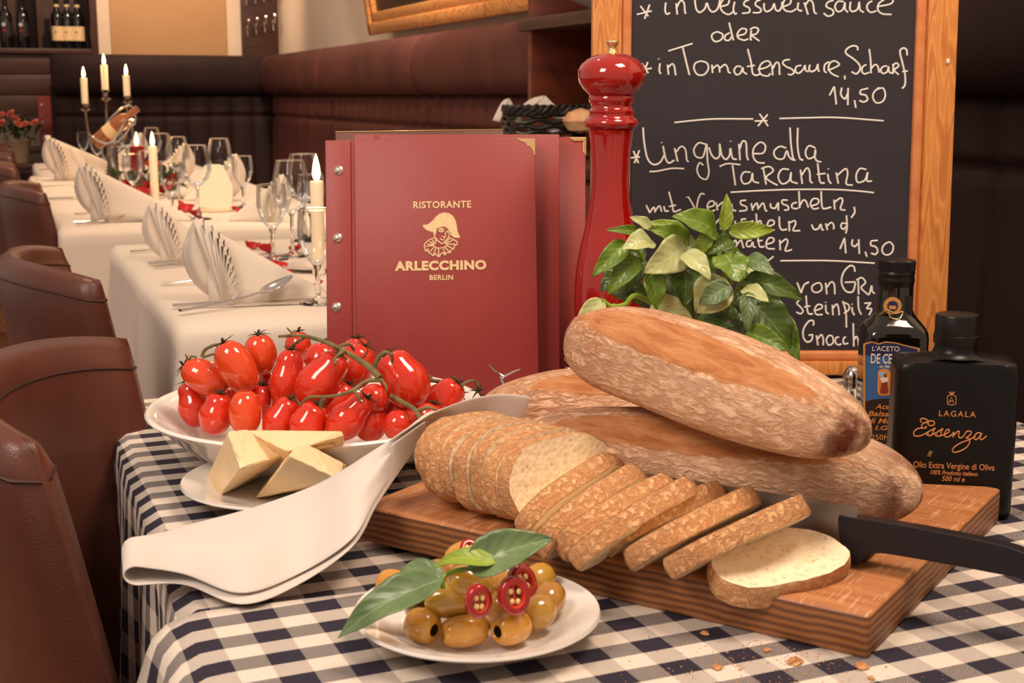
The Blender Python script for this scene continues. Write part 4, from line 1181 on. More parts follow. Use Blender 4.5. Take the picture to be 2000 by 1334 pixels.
OL = [('front olive with its hole facing right, by the basil tip', 826, 1222, 0.02, 0.0125, 0.0118, (0.75, -0.6, -0.05), 1), ('front middle olive lying sideways, hole to the left', 906, 1233, 0.0185, 0.0165, 0.0106, (-0.97, -0.28, 0), 1),
      ('front right olive with a round dark hole facing left', 998, 1226, 0.0195, 0.0145, 0.0114, (-0.72, -0.66, 0.05), 1), ('olive behind the front right one, hole peeking left', 1050, 1196, 0.0215, 0.0125, 0.0115, (-0.8, -0.55, -0.2), 0),
      ('plump olive at the right rim of the plate', 1073, 1170, 0.022, 0.0130, 0.0112, (0.3, 0.8, 0.2), 2), ('olive at the back right of the heap', 1052, 1131, 0.023, 0.0130, 0.0112, (0.6, 0.7, 0.1), 0),
      ('large olive left of the nearest chili ring', 880, 1172, 0.034, 0.0175, 0.0122, (0.95, 0.1, -0.05), 0), ('round olive on top of the heap under the basil', 920, 1140, 0.044, 0.0160, 0.0125, (0.85, 0.2, -0.3), 0),
      ('dark olive half hidden under the long basil leaf', 824, 1190, 0.022, 0.0135, 0.0112, (-0.4, 0.8, 0), 2), ('small olive wedged between the two chili rings', 966, 1192, 0.028, 0.0125, 0.0110, (0.3, 0.7, 0.4), 2),
      ('olive in shade behind the tall chili rings', 985, 1150, 0.03, 0.0135, 0.0115, (-0.3, 0.8, 0.1), 2), ('orange tinted olive peeking out at the left behind basil', 768, 1142, 0.022, 0.0130, 0.0110, (-0.8, 0.5, 0), 1),
      ('olive at the back of the plate below the upright leaf', 902, 1092, 0.04, 0.0140, 0.0120, (0.5, 0.8, 0.1), 1), ('olive in the centre back of the heap', 950, 1120, 0.032, 0.0135, 0.0115, (0.2, 0.9, 0.1), 2), ('olive in the left back of the heap', 862, 1125, 0.028, 0.0135, 0.0115, (-0.5, 0.7, 0.1), 2)]
for a in OL: olive(*a)
M_chili = mat('red_chili_skin', (170, 16, 18), 0.14, (140, 8, 14), 60, coat=0.7)
M_chili_in = mat('chili_flesh', (196, 60, 34), 0.35)
M_seed = mat('chili_seed', (236, 204, 140), 0.5)
def chili(label, px, py, Y, R, H, nrm, sq=1.25):
    p = P(px, py, ZT + Y)
    t = thing('chili_ring', label, 'chili ring', p, (0, 0, 0), 'red chili rings among the olives')
    m = frame(Vector((0, 0, 0)), Vector(nrm), Vector((0, 0, 1))) @ Matrix.Rotation(math.pi / 2, 4, 'Y') @ Matrix.Diagonal((sq, 1, 1, 1))
    mk('skin', xf(lathe([(R * 0.6, -H), (R * 0.92, -H), (R, -H * 0.6), (R, H * 0.6), (R * 0.9, H), (R * 0.62, H * 0.9)], 28, False), m), M_chili, t, sharp=0)
    mk('flesh', xf(lathe([(R * 0.62, H * 0.9), (R * 0.52, H * 0.5), (R * 0.5, -H * 0.6), (R * 0.6, -H)], 28, False), m), M_chili_in, t, sharp=0)
    mk('septum', xf(box(-R * 0.55, R * 0.55, -R * 0.07, R * 0.07, -H * 0.7, H * 0.3), m), M_chili_in, t, smooth=False)
    for k in range(4):
        a = k * 1.7 + 0.5
        mk('seed', xf(mv(lathe([(0, -0.0008), (0.0016, 0), (0, 0.0008)], 8), R * 0.34 * math.cos(a), R * 0.34 * math.sin(a), H * 0.55), m), M_seed, t)
chili('chili ring leaning on the large left olive', 934, 1174, 0.044, 0.0088, 0.0040, (0.42, -0.85, 0.12))
chili('larger chili ring standing in front of its neighbour', 1003, 1163, 0.046, 0.0104, 0.0048, (0.35, -0.85, 0.25), 1.2)
chili('chili ring behind the larger one at the heap top', 1020, 1136, 0.050, 0.0098, 0.0040, (0.55, -0.6, 0.5), 1.2)
chili('small chili ring at the back behind the upright basil leaf', 917, 1076, 0.055, 0.0070, 0.0034, (0.2, -0.6, 0.7), 1.2)
# ---- basil leaves
def leaf_mat(name, dark, light, vein):
    n = NT(name)
    t = n.new('TexCoord')
    s = n.new('SeparateXYZ', {0: t.outputs['UV']})
    u = n.math('ABSOLUTE', n.math('SUBTRACT', s.outputs[0], 0.5))
    mid = n.math('LESS_THAN', u, 0.022)
    vv = n.math('FRACT', n.math('SUBTRACT', n.math('MULTIPLY', s.outputs[1], 6.0), n.math('MULTIPLY', u, 3.2)))
    vl = n.math('LESS_THAN', n.math('ABSOLUTE', n.math('SUBTRACT', vv, 0.5)), 0.03)
    vein_f = n.math('MAXIMUM', mid, n.math('MULTIPLY', vl, 0.55))
    col = n.ramp(n.noise(n.coord('Object'), 38, 4), [(0.3, lin(dark)), (0.7, lin(light))])
    n.sets(Base_Color=n.mix(n.math('MULTIPLY', vein_f, 0.45), col, lin(vein)), Roughness=0.34)
    puff = n.math('ABSOLUTE', n.math('SUBTRACT', vv, 0.5))
    n.bump(n.math('ADD', n.math('SUBTRACT', 0.5, puff), n.math('MULTIPLY', mid, -0.6)), 0.28, 0.002)
    n.b.inputs['Subsurface Weight'].default_value = 0.08
    n.b.inputs['Subsurface Radius'].default_value = (0.002, 0.004, 0.001)
    return n.m
M_lf = {'d': leaf_mat('basil_dark', (50, 74, 20), (76, 100, 30), (120, 146, 66)), 'm': leaf_mat('basil_mid', (84, 112, 30), (112, 140, 42), (156, 180, 90)),
        'l': leaf_mat('basil_bright', (120, 144, 36), (142, 164, 54), (186, 200, 110)), 'p': leaf_mat('basil_pale_underside', (160, 168, 108), (186, 192, 134), (206, 210, 160)),
        't': leaf_mat('basil_bluish', (80, 104, 62), (112, 134, 88), (150, 166, 118))}
def leaf_geo(base, tip, width, nrm, bend=0.18, cup=0.25, wave=0.0, seed=0, nu=10, nv=18, pt=0.62):
    base, tip = Vector(base), Vector(tip)
    d = tip - base; L = d.length; x = d.normalized()
    nrm = Vector(nrm); nrm = (nrm - x * nrm.dot(x)).normalized()
    sd = x.cross(nrm)
    V, UV = [], []
    for i in range(nu + 1):
        for j in range(nv + 1):
            u, t = i / nu, j / nv
            w = width / 2 * (math.sin(math.pi * t ** pt) ** 0.8 if 0 < t < 1 else 0)
            s = (u - 0.5) * 2
            h = bend * L * (math.sin(math.pi * t) - 0.0) - 0.0
            h += cup * w * (abs(s) ** 1.6) + wave * width * math.sin(t * 15 + seed + (3 if s > 0 else 0)) * abs(s) ** 2
            V.append(base + x * (L * t) + sd * (w * s) + nrm * h)
            UV.append((u, t))
    Fc = [(i * (nv + 1) + j, (i + 1) * (nv + 1) + j, (i + 1) * (nv + 1) + j + 1, i * (nv + 1) + j + 1) for i in range(nu) for j in range(nv)]
    return (V, Fc), UV
def add_leaf(parent, origin, base, tip, width, nrm, mk_, **k):
    g, uv = leaf_geo(base, tip, width, nrm, **k)
    return mk('leaf', local(g, origin), M_lf[mk_], parent, sharp=0, uv=uv, solid=0.0006)
k = pxm(0.9, 0.79)
Q_ = lambda x, y, h: P(x, y, ZT + h)
sp0 = Q_(862, 1120, 0.05)
sprig = thing('basil_sprig', 'sprig of basil leaves laid across the olives', 'basil', sp0)
add_leaf(sprig, sp0, Q_(915, 1112, 0.060), Q_(1080, 1052, 0.078), 80 * k, (-0.25, -0.75, 0.6), 't', bend=0.10, cup=0.45, wave=0.02)
add_leaf(sprig, sp0, Q_(968, 1100, 0.066), Q_(845, 1110, 0.056), 40 * k, (0, -0.5, 0.85), 'l', bend=0.16, cup=0.3)
add_leaf(sprig, sp0, Q_(868, 1130, 0.058), Q_(660, 1246, 0.020), 74 * k, (-0.30, -0.62, 0.72), 't', bend=0.10, cup=0.35, wave=0.03)
add_leaf(sprig, sp0, Q_(868, 1126, 0.050), Q_(770, 1132, 0.040), 42 * k, (0, -0.4, 0.9), 't', bend=0.2, cup=0.3)
add_leaf(sprig, sp0, Q_(850, 1150, 0.035), Q_(705, 1215, 0.024), 60 * k, (0, -0.3, 0.95), 'm', bend=0.05, cup=0.2)
mk('stem', local(tube(cr([Q_(866, 1150, 0.05), Q_(864, 1130, 0.056), Q_(880, 1118, 0.058), Q_(930, 1108, 0.06)], 5), 0.0016, 8), sp0), M_lf['m'], sprig)
# ---- cheese wedges
ncz = NT('hard_cheese')
v = ncz.coord('Object')
ncz.sets(Base_Color=ncz.ramp(ncz.noise(v, 22, 5), [(0.3, lin((232, 200, 150))), (0.7, lin((240, 214, 172)))]), Roughness=0.5)
ncz.b.inputs['Subsurface Weight'].default_value = 0.25
ncz.b.inputs['Subsurface Radius'].default_value = (0.01, 0.006, 0.003)
ncz.bump(ncz.noise(v, 160, 6, 0.7), 0.35, 0.0015)
M_cheese = ncz.m
def poly_solid(top, bot):
    n = len(top)
    V = list(top) + list(bot)
    return V, [tuple(range(n))[::-1], tuple(range(n, 2 * n))] + [(i, (i + 1) % n, (i + 1) % n + n, i + n) for i in range(n)]
def rough_solid(pts_top, pts_bot, seed):
    g = poly_solid(pts_top, pts_bot)
    bm = bmesh.new()
    vs = [bm.verts.new(q) for q in g[0]]
    for f in g[1]: bm.faces.new([vs[i] for i in f])
    bmesh.ops.triangulate(bm, faces=bm.faces[:])
    bmesh.ops.bevel(bm, geom=bm.edges[:], offset=0.0012, segments=1, affect='EDGES')
    bmesh.ops.triangulate(bm, faces=bm.faces[:])
    for _ in range(3):
        bmesh.ops.subdivide_edges(bm, edges=[e for e in bm.edges if e.calc_length() > 0.006], cuts=1, use_grid_fill=True)
        bmesh.ops.triangulate(bm, faces=bm.faces[:])
    r = random.Random(seed)
    for q in bm.verts: q.co += Vector((r.uniform(-1, 1), r.uniform(-1, 1), r.uniform(-1, 1))) * 0.00045
    bm.verts.index_update()
    o = [tuple(q.co) for q in bm.verts], [tuple(x.index for x in f.verts) for f in bm.faces]
    bm.free()
    return o
ZP = ZT + 0.0075
def cheese(label, tops, bots, seed):
    c = sum((Vector(b) for b in bots), Vector()) / len(bots)
    g = rough_solid([Vector(t) - c for t in tops], [Vector(b) - c for b in bots], seed)
    return tag(mk('cheese_wedge', g, M_cheese, loc=c, sharp=35), label, 'cheese', 'wedges of pale hard cheese')
zc = lambda px, py, Y: D(px, py, Y)
# left wedge, tipped with its broad side to the left
cheese('tall cheese wedge standing at the left of the plate', [zc(445, 842, 1.120), zc(478, 838, 1.135), zc(575, 882, 1.14), zc(470, 915, 1.085)], [P(400, 940, ZP), P(440, 900, ZP), P(580, 900, ZP), P(430, 968, ZP)], 1)
cheese('cheese wedge lying at the back with a sharp right corner', [zc(480, 840, 1.14), zc(668, 842, 1.15), zc(672, 850, 1.12), zc(560, 882, 1.10)], [P(500, 905, ZP), P(680, 890, ZP), P(668, 930, ZP), P(560, 940, ZP)], 2)
cheese('front cheese wedge with a flat triangular face', [zc(578, 872, 1.09), zc(600, 868, 1.105), zc(672, 905, 1.115), zc(660, 935, 1.075), zc(565, 890, 1.07)], [P(530, 925, ZP), P(600, 905, ZP), P(690, 915, ZP), P(665, 945, ZP), P(498, 974, ZP)], 3)
cheese('thin cheese slab behind the front wedge', [zc(575, 868, 1.125), zc(640, 856, 1.13), zc(655, 870, 1.125), zc(600, 880, 1.11)], [P(575, 905, ZP), P(650, 890, ZP), P(665, 900, ZP), P(600, 915, ZP)], 4)
# ---- tomatoes
M_tom = mat('ripe_tomato_skin', (194, 36, 20), 0.10, (208, 52, 26), 7, coat=0.6, sss=0.08)
M_tom2 = mat('orange_red_tomato_skin', (206, 58, 26), 0.10, (218, 78, 34), 7, coat=0.6, sss=0.08)
M_vine = mat('tomato_vine', (88, 80, 46), 0.75, (130, 116, 74), 60, bump=0.3, bscale=300)
M_calyx = mat('tomato_calyx', (46, 52, 26), 0.7)
def calyx_geo(r, seed):
    rn = random.Random(seed)
    gs = []
    for i in range(6):
        a = i * 1.047 + rn.uniform(-0.2, 0.2)
        l = r * rn.uniform(0.55, 0.95)
        c, s = math.cos(a), math.sin(a)
        cu = rn.uniform(-0.1, 0.5)
        gs.append(tube(cr([(0, 0, 0.001), (c * l * 0.5, s * l * 0.5, 0.0015 + cu * 0.003), (c * l, s * l, cu * 0.010)], 4), lambda q: 0.0016 * (1 - 0.85 * q), 5, flat=0.5))
    gs.append(tube(cr([(0, 0, 0), (0.001, 0, 0.004), (0.002, 0.001, 0.005)], 3), 0.0013, 6))
    return join(*gs)
def tomato(label, px, py, Y, lpx, wpx, ang, tilt=0.0, pear=0.0, mi=0, cal=True, seed=0):
    """ang: image angle of the stem end (degrees, 90 = up), tilt: towards the viewer (+)"""
    p = D(px, py, Y); k = pxm(Y, 0.82)
    L, R = lpx * k / 2, wpx * k / 2
    a, tl = math.radians(ang), math.radians(tilt)
    ax = (RT * math.cos(a) + UP * math.sin(a)) * math.cos(tl) - FW * math.sin(tl)
    t = thing('plum_tomato', label, 'tomato', p, (0, 0, 0), 'plum tomatoes heaped in the bowl')
    z = ax.normalized(); ref = Vector((0, 1, 0)) if abs(z.y) < 0.9 else Vector((1, 0, 0))
    x = ref.cross(z).normalized(); y = z.cross(x)
    m = Matrix((x, y, z)).transposed().to_4x4()
    prof = []
    for i in range(21):
        th = math.pi * i / 20
        zz = -math.cos(th)
        r = R * math.sin(th) ** 0.85
        r *= 1 - pear * 0.5 * math.exp(-((zz - 0.42) / 0.28) ** 2) + pear * 0.12 * math.exp(-((zz + 0.3) / 0.4) ** 2)
        prof.append((r, zz * L - (0.06 * L if i >= 19 else 0)))
    g = lathe(prof, 24, False)
    rn = random.Random(seed)
    b = rn.uniform(0, 6)
    g = [(vx * (1 + 0.04 * math.cos(2 * math.atan2(vy, vx) + b)), vy * (1 + 0.04 * math.cos(2 * math.atan2(vy, vx) + b)), vz) for vx, vy, vz in g[0]], g[1]
    mk('skin', xf(g, m), (M_tom, M_tom2)[mi], t, sharp=0)
    if cal: mk('calyx', xf(mv(calyx_geo(R * 0.9, seed), 0, 0, L * 0.93), m), M_calyx, t)
TM = [('tomato lying at the upper left of the heap above the rim', 401, 738, 1.285, 100, 64, 150, 0, 0.0, 1), ('long tomato slanting across the upper left of the heap', 462, 717, 1.275, 112, 72, 118, 10, 0.0, 1),
      ('tomato perched upright at the top left of the heap', 509, 693, 1.31, 84, 62, 95, 15, 0.0, 1), ('waisted tomato at the far left inside the rim', 377, 790, 1.30, 92, 62, 105, 0, 0.35, 0),
      ('tomato in the front row, second from the left', 422, 808, 1.255, 84, 66, 78, 5, 0.25, 0), ('oval tomato in the front row with a long white glint', 479, 806, 1.235, 90, 66, 90, 5, 0.0, 1),
      ('big pepper shaped tomato upright in the heap centre', 562, 740, 1.285, 118, 66, 82, 0, 0.30, 0), ('tomato at the top back of the heap under the vine', 582, 675, 1.37, 56, 52, 90, 0, 0.0, 0),
      ('large pear shaped tomato slanting in the heap centre', 628, 742, 1.255, 128, 84, 52, 5, 0.30, 0), ('front row tomato left of the middle, leaning right', 548, 818, 1.235, 92, 66, 62, 5, 0.25, 0),
      ('front row tomato with a calyx, right above the cheese', 604, 826, 1.215, 84, 78, 66, 8, 0.20, 0), ('tomato in shade behind the long slanting one', 527, 762, 1.325, 90, 50, 95, 0, 0.0, 0),
      ('tomato peeking between the two front left ones', 506, 786, 1.285, 70, 52, 80, 0, 0.0, 0), ('dark tomato under the upper left one', 442, 778, 1.32, 70, 60, 90, 0, 0.0, 0),
      ('broad tomato behind the vine stem right of centre', 690, 716, 1.305, 96, 84, 60, 0, 0.15, 0), ('large tomato hanging over the right side of the heap', 788, 742, 1.245, 122, 92, 122, 0, 0.20, 0),
      ('round tomato seen end on with a pale navel', 730, 778, 1.225, 60, 56, 70, -60, 0.0, 0), ('pear shaped tomato in the front row right of centre', 682, 814, 1.205, 108, 76, 48, 5, 0.35, 0),
      ('tomato behind the front pear shaped one', 662, 784, 1.255, 80, 56, 60, 0, 0.0, 0), ('low tomato squeezed right of the front pear shaped one', 724, 828, 1.225, 70, 66, 80, 0, 0.15, 0),
      ('round tomato at the front right touching the rim', 779, 832, 1.195, 60, 64, 10, 0, 0.0, 0), ('small shaded tomato above the front right round one', 771, 800, 1.25, 54, 50, 80, 0, 0.0, 0),
      ('tomato at the right end of the heap by the napkin', 866, 782, 1.275, 92, 74, 50, 0, 0.25, 0), ('small tomato half hidden by the napkin edge', 838, 814, 1.215, 54, 56, 70, 0, 0.0, 0),
      ('tomato squeezed in behind the front right round one', 806, 820, 1.235, 52, 50, 90, 0, 0.0, 0), ('tomato top showing above the vine at the back', 697, 688, 1.40, 56, 60, 90, 0, 0.0, 0), ('tomato behind the centre pear shaped one', 630, 702, 1.335, 66, 74, 85, 0, 0.1, 0),
      ('hidden low tomato in the middle of the bowl', 600, 780, 1.31, 70, 66, 80, 0, 0.0, 0), ('hidden low tomato right of the bowl centre', 745, 800, 1.31, 70, 66, 80, 0, 0.0, 0)]
nocal = (5, 16, 20)
for i, a in enumerate(TM): tomato(*a[:8], pear=a[8], mi=a[9], cal=i not in nocal, seed=i)
def stem(name, pts, r0, r1, parent, o):
    g = tube(cr([D(x, y, Y) for x, y, Y in pts], 5), lambda q: 0.8 * (r0 + (r1 - r0) * q), 8)
    global MS
    if name == 'main_stem':
        MS = mk(name, local(g, o), M_vine, parent); return MS
    return mk(name, local(g, o), M_vine, MS)
o1 = D(640, 672, 1.27)
vn = thing('tomato_vine', 'thick tomato vine stem arching over the top of the heap', 'vine', o1, (0, 0, 0), 'tomato vines')
stem('main_stem', [(545, 657, 1.30), (590, 656, 1.28), (640, 670, 1.255), (690, 696, 1.225), (722, 718, 1.205), (742, 738, 1.195)], 0.0018, 0.0042, vn, o1)
stem('side_stem', [(672, 686, 1.23), (665, 690, 1.22), (655, 700, 1.215), (655, 712, 1.21)], 0.0026, 0.0018, vn, o1)
stem('side_stem', [(732, 718, 1.205), (738, 700, 1.205), (752, 688, 1.205), (765, 694, 1.205), (766, 708, 1.21)], 0.0028, 0.0018, vn, o1)
stem('side_stem', [(600, 656, 1.28), (575, 672, 1.29), (555, 690, 1.31)], 0.0022, 0.0014, vn, o1)
stem('side_stem', [(575, 657, 1.285), (565, 645, 1.285), (560, 640, 1.28)], 0.0014, 0.0006, vn, o1)
stem('side_stem', [(655, 680, 1.24), (680, 672, 1.25), (692, 684, 1.27)], 0.0026, 0.0016, vn, o1)
stem('side_stem', [(704, 702, 1.22), (716, 690, 1.215), (719, 672, 1.21)], 0.0014, 0.0005, vn, o1)
o2 = D(690, 765, 1.20)
vn = thing('tomato_vine', 'thin forked tomato vine lying across the middle of the heap', 'vine', o2, (0, 0, 0), 'tomato vines')
stem('main_stem', [(746, 742, 1.195), (715, 745, 1.195), (690, 762, 1.19), (660, 772, 1.185), (630, 775, 1.185), (603, 776, 1.19), (585, 792, 1.195)], 0.0026, 0.0014, vn, o2)
stem('side_stem', [(636, 774, 1.185), (628, 785, 1.185), (626, 798, 1.185)], 0.0024, 0.0018, vn, o2)
stem('side_stem', [(690, 762, 1.19), (700, 775, 1.19), (704, 788, 1.19)], 0.0022, 0.0014, vn, o2)
stem('side_stem', [(746, 742, 1.195), (754, 755, 1.19), (755, 768, 1.19)], 0.0018, 0.0014, vn, o2)
o3 = D(800, 800, 1.185)
vn = thing('tomato_vine', 'dark tomato vine running down to the napkin at right', 'vine', o3, (0, 0, 0), 'tomato vines')
stem('main_stem', [(762, 772, 1.20), (785, 785, 1.195), (812, 802, 1.185), (826, 830, 1.175)], 0.0026, 0.0034, vn, o3)
stem('side_stem', [(814, 804, 1.185), (834, 796, 1.18), (850, 800, 1.18), (853, 808, 1.185)], 0.0026, 0.0012, vn, o3)
o4 = D(870, 745, 1.30)
vn = thing('tomato_vine', 'curly tomato vine end at the right in front of the menu', 'vine', o4, (0, 0, 0), 'tomato vines')
stem('main_stem', [(822, 742, 1.27), (850, 744, 1.28), (880, 750, 1.29), (898, 760, 1.295)], 0.0026, 0.0022, vn, o4)
stem('side_stem', [(898, 758, 1.295), (912, 746, 1.30), (928, 744, 1.31), (934, 756, 1.31)], 0.002, 0.0014, vn, o4)
stem('side_stem', [(845, 742, 1.28), (835, 732, 1.28), (820, 728, 1.28)], 0.0018, 0.001, vn, o4)
stem('side_stem', [(888, 752, 1.29), (892, 740, 1.29), (886, 735, 1.29)], 0.0012, 0.0006, vn, o4)
mk('calyx', local(xf(calyx_geo(0.014, 77), Matrix.Translation(D(898, 768, 1.285)) @ Matrix.Rotation(1.2, 4, 'X')), o4), M_calyx, vn)
mk('calyx', local(xf(calyx_geo(0.014, 78), Matrix.Translation(D(934, 762, 1.30)) @ Matrix.Rotation(1.2, 4, 'X')), o4), M_calyx, vn)
o5 = D(400, 690, 1.29)
vn = thing('tomato_vine', 'thin looping vine above the upper left tomatoes', 'vine', o5, (0, 0, 0), 'tomato vines')
stem('main_stem', [(394, 697, 1.29), (400, 684, 1.29), (415, 675, 1.29), (432, 672, 1.29), (440, 668, 1.29)], 0.0022, 0.0016, vn, o5)
stem('side_stem', [(396, 698, 1.29), (408, 694, 1.29), (420, 691, 1.29)], 0.0018, 0.0014, vn, o5)
stem('side_stem', [(384, 698, 1.285), (374, 696, 1.285), (368, 703, 1.285), (362, 692, 1.28)], 0.0016, 0.0008, vn, o5)
# ---- folded napkin
ST = [((268, 1118), (264, 1068), 0.768, 0.772), ((361, 1133), (372, 1034), 0.760, 0.775), ((472, 1171), (486, 1003), 0.757, 0.784), ((587, 1131), (607, 960), 0.760, 0.792), ((688, 1064), (670, 927), 0.785, 0.808),
      ((735, 985), (724, 893), 0.797, 0.822), ((780, 918), (778, 858), 0.808, 0.838), ((822, 861), (826, 826), 0.822, 0.845), ((846, 842), (852, 812), 0.822, 0.845), ((900, 842), (908, 790), 0.806, 0.838), ((960, 850), (975, 777), 0.800, 0.836), ((1000, 842), (1037, 782), 0.800, 0.830)]
low = cr([P(*a, za) for a, b, za, zb in ST], 6)
upp = cr([P(*b, zb) for a, b, za, zb in ST], 6)
def nap_sheet(v0, v1, dz, u0, u1, belly):
    n = len(low) - 1
    i0, i1 = int(u0 * n), int(u1 * n)
    rows = []
    for i in range(i0, i1 + 1):
        row = []
        for j in range(15):
            v = v0 + (v1 - v0) * j / 14
            p = low[i].lerp(upp[i], v)
            s = i / n
            wv = math.sin(math.pi * v)
            p = p + Vector((0, 0, dz + belly(s, v) * wv))
            row.append(p)
        rows.append(row)
    m = 15
    return [p for r in rows for p in r], [(a * m + b, (a + 1) * m + b, (a + 1) * m + b + 1, a * m + b + 1) for a in range(len(rows) - 1) for b in range(m - 1)]
def bel(s, v):
    b = 0.010 * (1 - s)
    if s > 0.72: b -= 0.012 * min(1, (s - 0.72) * 12)
    g = math.exp(-((s - 0.60) / 0.26) ** 2)
    b += g * 0.0024 * math.sin(2 * math.pi * (2.3 * v + 0.8 * s)) + 0.0016 * math.sin(9 * s + 4 * v) + 0.0012 * math.sin(17 * s - 7 * v + 1)
    return b
nor = P(520, 1080, TT)
def under(s, v): return 0.0005 * math.sin(11 * s)
gu = nap_sheet(-0.05, 0.97, 0.0, 0.0, 0.66, under)
gt_ = nap_sheet(0, 1, 0.004, 0, 1, bel)
n_ = len(low) - 1
gv = []
for i, q in enumerate(gu[0]):
    s_n = (i // 15) / n_
    gv.append(Vector(q) + Vector((0, 0, 0.0005 - 0.0095 * max(0, 1 - s_n * 5) ** 1.5)) + Vector((0.0, 0.004 * math.sin(s_n * 20) * (1 - (i % 15) / 14), 0)))
rows = [gv[i * 15:(i + 1) * 15] for i in range(len(gv) // 15)][::-1]
top_rows = [gt_[0][i * 15:(i + 1) * 15] for i in range(len(gt_[0]) // 15)]
for q in range(11, 0, -1):                  # rolled fold at the left end joining the two layers
    row = []
    for j in range(15):
        at, au = top_rows[0][j], rows[len(gv) // 15 - 1][j]
        mid, hz = (at + au) / 2, (at - au) / 2
        row.append(mid + hz * math.cos(math.pi * q / 12) - Vector((0.010, 0, 0)) * math.sin(math.pi * q / 12))
    rows.append(row)
rows += top_rows
tag(mk('folded_napkin', local(([p for r in rows for p in r], [(i * 15 + j, (i + 1) * 15 + j, (i + 1) * 15 + j + 1, i * 15 + j + 1) for i in range(len(rows) - 1) for j in range(14)]), nor), M_napkin, loc=nor, sharp=0, solid=0.0014, sub=1), 'large folded white napkin trailing from the bread to the table edge', 'napkin')
# ================================================================== MENUS
def plane_uv(px, py, m):
    """photo pixel -> local (x, z) on the plane y = 0 of matrix m"""
    inv = m.inverted()
    o, d = inv @ C0, inv.to_3x3() @ ray(px, py)
    t = -o.y / d.y
    q = o + d * t
    return q.x, q.z
def red_cover(name, a, b, lin_tex=False):
    n = NT(name)
    v = n.coord('Object')
    fine = n.noise(v, 420, 5, 0.7)
    big = n.noise(v, 5, 3)
    n.sets(Base_Color=n.ramp(n.math('ADD', n.math('MULTIPLY', fine, 0.45), n.math('MULTIPLY', big, 0.55)), [(0.35, lin(a)), (0.65, lin(b))]), Roughness=0.42)
    h = fine
    if lin_tex:
        h = n.new('TexWave', {'Vector': v, 'Scale': 330.0, 'Distortion': 1.0}, wave_type='BANDS', bands_direction='Z').outputs[1]
    n.bump(h, 0.28, 0.001)
    return n.m
M_cov = red_cover('burgundy_leatherette', (138, 46, 44), (156, 58, 54))
M_cov3 = red_cover('red_linen_cover', (138, 34, 28), (156, 44, 36), True)
M_cov4 = red_cover('brown_leatherette', (88, 40, 24), (104, 52, 32))
M_page = mat('cream_pages', (230, 214, 190), 0.8)
M_goldp = mat('gold_foil_print', (232, 206, 158), 0.45, (220, 190, 140), 300)
M_rivet = mat('nickel_rivet', (226, 212, 204), 0.22, metal=1)
LEAN = math.radians(-13.0)
def menu_frame(Yb, xpx, lean=LEAN, roll=0.0):
    x = (xpx - 1000) * pxm(Yb, 0.75)
    e = Euler((lean, roll, 0))
    return Matrix.Translation((x, Yb, ZT)) @ e.to_matrix().to_4x4(), e
mm, me_ = menu_frame(1.575, 842, LEAN, math.radians(-0.9))
xl, _ = plane_uv(637, 480, mm); xr, _ = plane_uv(1048, 480, mm)
xh, _ = plane_uv(690, 480, mm)
_, zt_ = plane_uv(850, 270, mm)
mn = thing('menu', 'burgundy restaurant menu with gold lettering and emblem, standing in front', 'menu', mm.translation, me_, 'restaurant menus')
fc = mk('front_cover', rbox(xh + 0.0022, xr, 0, 0.0035, 0, zt_, 0.0014, 2), M_cov, mn)
bs_ = mk('binding_strip', rbox(xl, xh - 0.0022, -0.0012, 0.0030, 0, zt_ - 0.0005, 0.0014, 2), M_cov, mn)
mk('hinge', rbox(xh - 0.005, xh + 0.005, 0.0022, 0.0034, 0.001, zt_ - 0.001, 0.0005, 1), M_cov, mn)
mk('pages', box(xl + 0.004, xr - 0.004, 0.0036, 0.0085, 0.003, zt_ - 0.004), M_page, mn, smooth=False)
mk('back_cover', rbox(xl, xr, 0.0086, 0.0116, 0, zt_, 0.0012, 2), M_cov, mn)
for py, px in ((333, 662), (465, 660), (600, 658)):
    rx, rz = plane_uv(px, py, mm)
    mk('rivet', xf(lathe([(0, 0.0036), (0.003, 0.0032), (0.0056, 0.0014), (0.0059, 0)], 20), Matrix.Translation((rx, -0.0012, rz)) @ Matrix.Rotation(math.pi / 2, 4, 'X')), M_rivet, bs_)
def corner(parent, m, pts, name='gold_corner', y=-0.0006, t=0.0012, mt=None):
    ol = [plane_uv(x, y_, m) for x, y_ in pts]
    return mk(name, extr(ol, y, y + t), mt or M_gold, parent, smooth=False, bev=0.0004)
cornpts = [(1007, 271), (1045.5, 271), (1045.5, 304), (1043, 303), (1041, 296), (1036, 287), (1030, 286), (1026, 279), (1016, 276)]
corner(fc, mm, cornpts)
# gold lettering
def ptxt(s, px0, px1, pybase, pcap, m, parent, mt, name='gold_lettering', **k):
    x0, zb = plane_uv(px0, pybase, m); x1, _ = plane_uv(px1, pybase, m); _, zc_ = plane_uv((px0 + px1) / 2, pcap, m)
    o = txt(name, s, (zc_ - zb) / 0.70, mt, parent, (x0 + x1) / 2, zb, **k)
    bpy.context.view_layer.update()
    w = o.dimensions.x
    if w > 0: o.scale.x *= (x1 - x0) / w
    return o
ptxt('RISTORANTE', 807, 920, 407, 393, mm, fc, M_goldp, off=0.00028, sp=1.1, y=-0.0005)
ptxt('ARLECCHINO', 772, 951, 528, 510, mm, fc, M_goldp, off=0.00075, sp=1.1, y=-0.0005)
ptxt('BERLIN', 839, 885, 547, 537, mm, fc, M_goldp, off=0.00022, sp=1.1, y=-0.0005)
